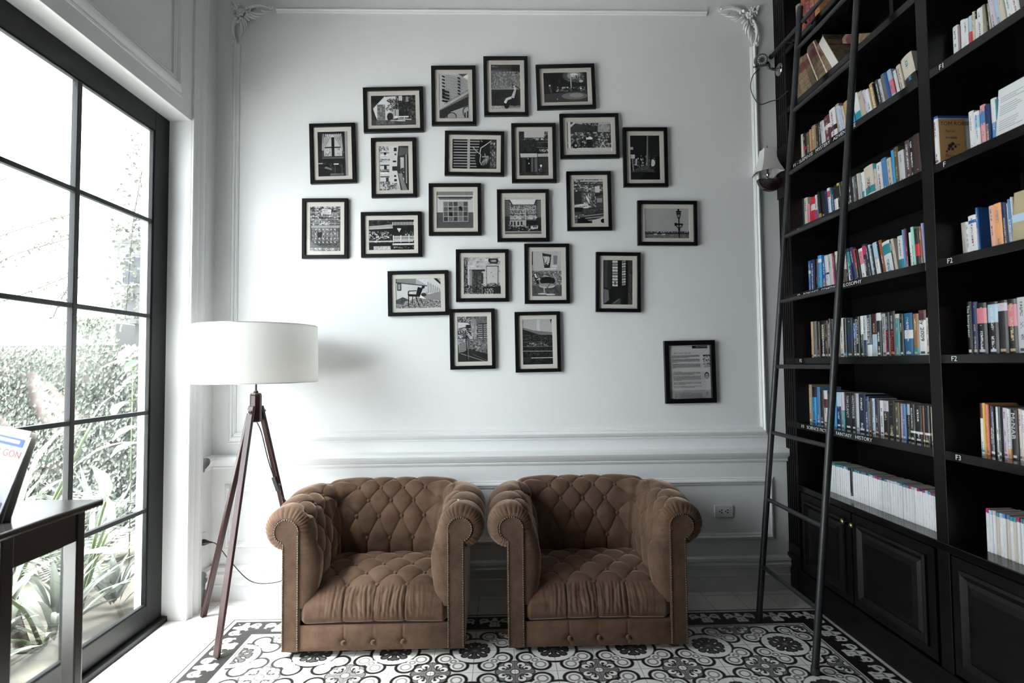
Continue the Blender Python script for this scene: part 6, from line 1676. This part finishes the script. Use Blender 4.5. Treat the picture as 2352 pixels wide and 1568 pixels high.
M_STEM = mat('green_stem', (.06, .09, .03), .6); M_BARK = mat('grey_bark', (.06, .05, .04), .9, bump=.4, bscale=40)
M_TINT = mat('dark_window_glass_outside', (.03, .035, .045), .1)
g1 = MB().box(-9, -2.03, -6, 9, -.06, -.02); o = g1.build('garden_ground', M_PAVE); o['kind'] = 'structure'
tag(MB().box(-4.3, -2.04, .5, GY - .01, -.02, .0).build('planting_bed', M_GROUND), 'dark soil bed along the window under the plants', 'planting bed', kind='stuff')
wall = thing('garden_wall', 'old brick garden wall covered with ivy beyond the window, white coping on top', 'garden wall', (-5.2, GY, -.02))
MB().box(-2.6, 2.88, 0, .22, 0, 1.68).build('brickwork', M_BRICK, wall)
MB().box(-2.6, 1.60, -.005, .28, 1.68, 1.905).build('coping', M_RENDER, wall, bevel=.01)
lr = random.Random(3)
def leaf_quad(mb, c, s, nrm, up, col, asp=.62):
    n = nrm.normalized(); u = (up - n * up.dot(n)).normalized(); v = n.cross(u); mb.cur = col
    c = Vector(c); mb.add([c - u * s, c + v * s * asp + n * s * .12, c + u * s * .2 + v * s * asp * .8 , c + u * s, c + u * s * .2 - v * s * asp * .8, c - v * s * asp + n * s * .12, c - n * s * .1], [(0, 1, 2, 6), (6, 2, 3), (6, 3, 4), (0, 6, 4, 5)])
ivy = MB(); ivy.keep = True
def ncl(x, z): return math.sin(x * 3.1 + 1.3 * math.sin(z * 4)) + math.sin(z * 5.3 + x * 1.7) + .7 * math.sin(x * 9.7 + z * 6.1)
cnt = 0
while cnt < 26000:
    x = lr.uniform(-6.6, -2.16); z = lr.uniform(.0, 1.66)
    if ncl(x, z) < -1.45 and lr.random() < .93: continue
    d = .035 + .15 * lr.random() * max(.2, .6 + .2 * ncl(x, z)); s = lr.uniform(.015, .030)
    nr = Vector((lr.uniform(-.7, .7), -1, lr.uniform(-.1, 1.0))); k = lr.uniform(.5, 1.25)
    leaf_quad(ivy, (x, GY - max(.02, d), z), s, nr, Vector((lr.uniform(-1, 1), 0, -1)), (.105 * k, .120 * k, .100 * k)); cnt += 1
for _ in range(420):       # trailing over the coping at its end
    x = -3.62 + lr.gauss(0, .10) - .25 * lr.random(); z = 1.92 - abs(lr.gauss(0, .12))
    leaf_quad(ivy, (x, GY - .13 - .05 * lr.random(), z), lr.uniform(.012, .022), Vector((lr.uniform(-.5, .5), -1, .4)), Vector((lr.uniform(-1, 1), 0, -1)), (.08, .095, .07))
iv = ivy.build('ivy', M_LEAF); tag(iv, 'dense small-leaved ivy covering the brick garden wall', 'ivy', kind='stuff')
# neighbouring white building
bd = thing('neighbour_building', 'white neighbouring building with a small dark window beyond the garden wall', 'building', (-2.4, 6.0, 0))
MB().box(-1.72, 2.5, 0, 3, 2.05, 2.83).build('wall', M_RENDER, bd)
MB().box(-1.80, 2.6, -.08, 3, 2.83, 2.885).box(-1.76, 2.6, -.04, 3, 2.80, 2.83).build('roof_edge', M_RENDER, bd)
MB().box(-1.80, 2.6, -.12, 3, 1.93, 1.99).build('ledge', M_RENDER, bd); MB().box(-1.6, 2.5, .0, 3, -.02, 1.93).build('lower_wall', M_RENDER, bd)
wm = MB(); pts = []
for (cx, cz, a0) in ((.22, .25, 0), (-.22, .25, 90), (-.22, -.25, 180), (.22, -.25, 270)):
    for k in range(6): a = R(a0 + k * 18); pts.append((cx * .8 + .06 * math.cos(a), cz * .72 + .06 * math.sin(a)))
pts = [(x * .62, z * .62) for x, z in pts]
wm.add([(x, -.01, z) for x, z in pts] + [(x, .05, z) for x, z in pts], [tuple(range(len(pts)))] + [(i, (i + 1) % len(pts), len(pts) + (i + 1) % len(pts), len(pts) + i) for i in range(len(pts))])
wn = wm.build('window', M_TINT, bd); wn.location = (-1.50, 0, 2.50)
fb2 = MB(); fb2.tube([(x * 1.04, -.01, z * 1.04) for x, z in pts + pts[:1]], .012, 6); fb2.build('window_frame', M_RENDER, wn)
el = thing('electric_box', 'small grey electric box on the white building wall', 'electric box', (-4.0, 5.93, 2.24))
MB().box(-.07, .07, -.05, .06, -.05, .06).build('box', mat('grey_box', (.35, .36, .37), .6), el, bevel=.006)
MB().tube([(-.11, .05, -.09), (-.11, .05, .52)], .006, 6).build('conduit', mat('grey_pipe', (.4, .4, .4), .6), el)
# climbing vine up the building
def vine(pts, n, s, spread, name, label, col=(.07, .08, .06), seed=1):
    r = random.Random(seed); t = thing(name, label, 'vine', pts[0]); P = bez(pts, 10); o = Vector(pts[0])
    MB().tube([p - o for p in P], .006, 5).build('stem', M_BARK, t)
    lb = MB(); lb.keep = True
    for i in range(n):
        p = P[int(r.random() ** .9 * (len(P) - 1))] - o; k = r.uniform(.6, 1.3)
        c = p + Vector((r.gauss(0, spread), r.gauss(0, spread * .5), r.gauss(0, spread)))
        leaf_quad(lb, c, r.uniform(.6, 1) * s, Vector((r.uniform(-1, 1), -1, r.uniform(-.3, 1))), Vector((r.uniform(-1, 1), 0, r.uniform(-1, .3))), tuple(q * k for q in col))
    lb.build('foliage', M_LEAF, t); return t
vine([(-3.86, 5.76, 1.95), (-3.84, 5.77, 2.4), (-3.80, 5.76, 2.95), (-3.72, 5.76, 3.5), (-3.66, 5.78, 4.0)], 520, .030, .11, 'climbing_vine', 'tall leafy vine climbing past the corner of the white building', seed=2)
vine([(-3.55, 5.75, 2.9), (-3.5, 5.76, 3.3), (-3.45, 5.76, 3.8), (-3.4, 5.9, 4.3)], 420, .030, .09, 'climbing_vine', 'second leafy vine rising above the white building by the window edge', seed=3)
vine([(-4.02, 5.76, 2.95), (-3.9, 5.76, 2.9), (-3.6, 5.76, 2.91), (-3.3, 5.76, 2.9)], 130, .022, .035, 'trailing_vine', 'vine trailing along the roof edge of the white building', seed=4)
for k, (a, b, c, lab) in enumerate((((-5.25, 1.9), (-4.65, 2.45), (-3.98, 2.68), 'thickest arching creeper shoot above the white coping'),
    ((-5.1, 2.15), (-4.8, 2.62), (-4.0, 2.90), 'thin arching creeper shoot rising above the thickest one'), ((-4.15, 1.92), (-4.05, 2.15), (-3.9, 2.32), 'short creeper shoot beside the window bar'),
    ((-4.7, 2.05), (-4.3, 2.2), (-3.95, 2.34), 'faint low creeper shoot above the coping'), ((-5.2, 2.95), (-4.9, 3.15), (-4.6, 3.24), 'highest faint creeper shoot at the far left'))):
    vine([(a[0], 5.20, a[1]), (b[0], 5.20, b[1]), (c[0], 5.19, c[1])], (190, 70, 60, 50, 30)[k], .022, (.045, .018, .025, .02, .012)[k], 'creeper_shoot', lab, seed=10 + k)
# broad leaved plants
def blade(mb, base, tip, w, droop, col, fold=.25, side=None, n=12):
    """large leaf blade with midrib fold and wavy margin"""
    base, tip = Vector(base), Vector(tip); ax = tip - base; L_ = ax.length; sd = side or ax.cross(Vector((0, 0, 1))).normalized(); up = sd.cross(ax).normalized(); P = []
    for i in range(n + 1):
        t = i / n; c = base + ax * t + up * (droop * L_ * math.sin(PI * t * .9)); ww = w * (math.sin(PI * min(1, t ** .8 * 1.0)) ** .75 if 0 < t < 1 else .02)
        wav = .06 * w * math.sin(t * 17)
        P.append([c - sd * ww + up * (ww * fold + wav), c - sd * ww * .5 + up * (ww * fold * .35), c, c + sd * ww * .5 + up * (ww * fold * .35), c + sd * ww + up * (ww * fold - wav)])
    mb.cur = col; mb.grid([[tuple(p) for p in r] for r in P])
def plant(name, label, root, leaves_, col, climb=False):
    t = thing(name, label, 'plant', root); o = Vector(root)
    for (b, tp, w, dr, k) in leaves_:
        b, tp = Vector(b), Vector(tp)
        lb = MB(); lb.keep = True; blade(lb, b - o, tp - o, w, dr, tuple(q * k for q in col)); lf = lb.build('leaf', M_LEAF, t, smooth=True)
        st0 = Vector((0, 0, (b - o).z - .08)) if climb else Vector((0, 0, 0))
        MB().tube(bez([st0, (b - o + st0) * .5 + Vector((0, 0, .05)), b - o], 8), [.012 - .0003 * i for i in range(17)], 6).build('petiole', M_STEM, lf, smooth=True)
    if climb: MB().tube([(0, 0, 0), (0, 0, 1.55)], .004, 6).build('stem', M_STEM, t, smooth=True)
    return t
LG = (.125, .14, .118)
BW = (.17, .19, .162)
plant('broad_leaf_plant', 'large plant with long pale leaves just outside the window at the left', (-2.85, 3.25, -.02), [
 ((-2.68, 3.2, .76), (-2.53, 3.36, 1.13), .062, .10, 1.25), ((-2.74, 3.15, .62), (-2.62, 3.1, .98), .060, -.08, 1.3), ((-2.47, 3.28, .885), (-2.235, 3.46, .985), .038, .14, .62),
 ((-2.47, 3.40, 1.11), (-2.335, 3.45, 1.30), .024, .12, .85), ((-2.62, 3.2, .72), (-2.38, 3.2, .84), .035, .1, .9)], BW)
plant('broad_leaf_plant', 'upright pale leaf cluster beside the table top, behind the glass', (-2.45, 3.3, -.02), [
 ((-2.235, 3.2, .70), (-2.325, 3.2, .90), .055, .12, 1.2), ((-2.24, 3.25, .62), (-2.16, 3.3, .80), .035, -.1, .9), ((-2.22, 3.2, .52), (-2.24, 3.2, .74), .04, .1, 1.0)], BW)
plant('broad_leaf_plant', 'plant with one wide oval leaf low by the window bar', (-2.40, 3.0, -.02), [
 ((-2.29, 3.08, .445), (-2.085, 3.16, .430), .052, .03, 1.35), ((-2.25, 2.62, .40), (-2.07, 2.66, .56), .05, .1, 1.2), ((-2.3, 2.55, .20), (-2.10, 2.45, .36), .07, .1, 1.2), ((-2.28, 2.3, .18), (-2.1, 2.15, .40), .06, .1, 1.1)], BW)
hrn = random.Random(8)
plant('hanging_leaf_plant', 'climber with rounded pale leaves along the right edge of the window view', (-2.50, 4.1, -.02),
 [((-2.56 + hrn.uniform(-.08, .04), 4.05 + hrn.uniform(-.1, .1), z + .05), (-2.68 + hrn.uniform(-.06, .06), 3.95, z - .06 + hrn.uniform(-.05, .06)), .065, .15, hrn.uniform(.9, 1.5)) for z in (.85, .97, 1.07, 1.17, 1.27, 1.36, 1.46, 1.56)], BW, True)
plant('long_leaf_plant', 'plant with a pale bright leaf reaching up-left, high against the ivy', (-2.75, 4.2, -.02), [((-2.74, 4.2, 1.515), (-2.92, 4.1, 1.44), .045, .1, 1.3), ((-2.76, 4.2, 1.52), (-2.66, 4.2, 1.57), .035, .1, 1.2)], BW, True)
def tuft_plant(name, label, root, n, L_, w, col, seed, spread=1.0):
    r = random.Random(seed); t = thing(name, label, 'plant', root); lb = MB(); lb.keep = True
    for i in range(n):
        a = r.uniform(0, 2 * PI); el_ = r.uniform(.35, 1.35); l = L_ * r.uniform(.6, 1.1); d = Vector((math.cos(a) * math.cos(el_) * spread, math.sin(a) * math.cos(el_) * spread, math.sin(el_)))
        b = d * .04 + Vector((0, 0, r.uniform(0, .12))); kk = r.uniform(.6, 1.4); blade(lb, b, b + d * l, w * r.uniform(.7, 1.2), .12, tuple(q * kk for q in col), n=7)
    lb.build('foliage', M_LEAF, t, smooth=True); return t
k = 0
for (x, y, n, l, w, lab) in ((-2.36, 3.03, 26, .42, .022, 'spiky pale plant in the lower right corner of the window'), (-2.50, 2.85, 24, .45, .025, 'spiky plant left of the corner one behind the glass'),
   (-2.42, 2.50, 22, .40, .028, 'low leafy plant behind the table legs'), (-2.75, 3.6, 30, .55, .02, 'tall grassy plant behind the broad leaves'), (-2.32, 3.42, 24, .28, .026, 'low plant close to the far window post'),
   (-3.1, 4.3, 34, .7, .022, 'tall feathery plant at the foot of the ivy'), (-2.8, 2.2, 22, .4, .03, 'low plant seen between the table legs'), (-3.5, 3.9, 34, .7, .026, 'dark bushy plant at the foot of the ivy, further left'), (-2.55, 1.9, 18, .35, .03, 'small plant nearest the camera outside the glass')):
    k += 1; tuft_plant('garden_plant', lab, (x, y, -.02), n, l, w, (.115, .128, .112), 20 + k)
def fern(label, root, seed, n=7, L_=.5):
    r = random.Random(seed); t = thing('fern', label, 'fern', root)
    lb = MB(); lb.keep = True
    for i in range(n):
        a = r.uniform(0, 2 * PI); P = []; l = L_ * r.uniform(.7, 1.1)
        for k in range(22):
            s = k / 21; P.append(Vector((math.cos(a) * l * s, math.sin(a) * l * s, .30 * math.sin(s * PI * .72) + .05)))
        for k in range(2, 21):
            d = (P[k + 1] - P[k - 1]).normalized(); sd = d.cross(Vector((0, 0, 1))).normalized(); w = .11 * math.sin(PI * k / 22) ** .7
            for sg in (-1, 1): blade(lb, P[k], P[k] + (sd * sg + d * .4).normalized() * w - Vector((0, 0, w * .25)), .009, .1, (.10, .118, .092), n=2, side=d)
    lb.build('frond', M_LEAF, t, smooth=True)
fern('fern with arching fronds below the broad leaves', (-2.62, 3.3, .32), 3); fern('second fern lower down near the window post', (-2.5, 3.45, .05), 6, 8, .45)
st_ = thing('tree_stump_branch', 'dark bare branch leaning among the plants by the window', 'branch', (-2.50, 3.0, -.02))
MB().tube(bez([(0, 0, 0), (-.06, 0, .2), (-.10, .02, .38), (-.2, .02, .60)], 8), [.035 - .0006 * i for i in range(25)], 8).build('bark', M_BARK, st_, smooth=True)
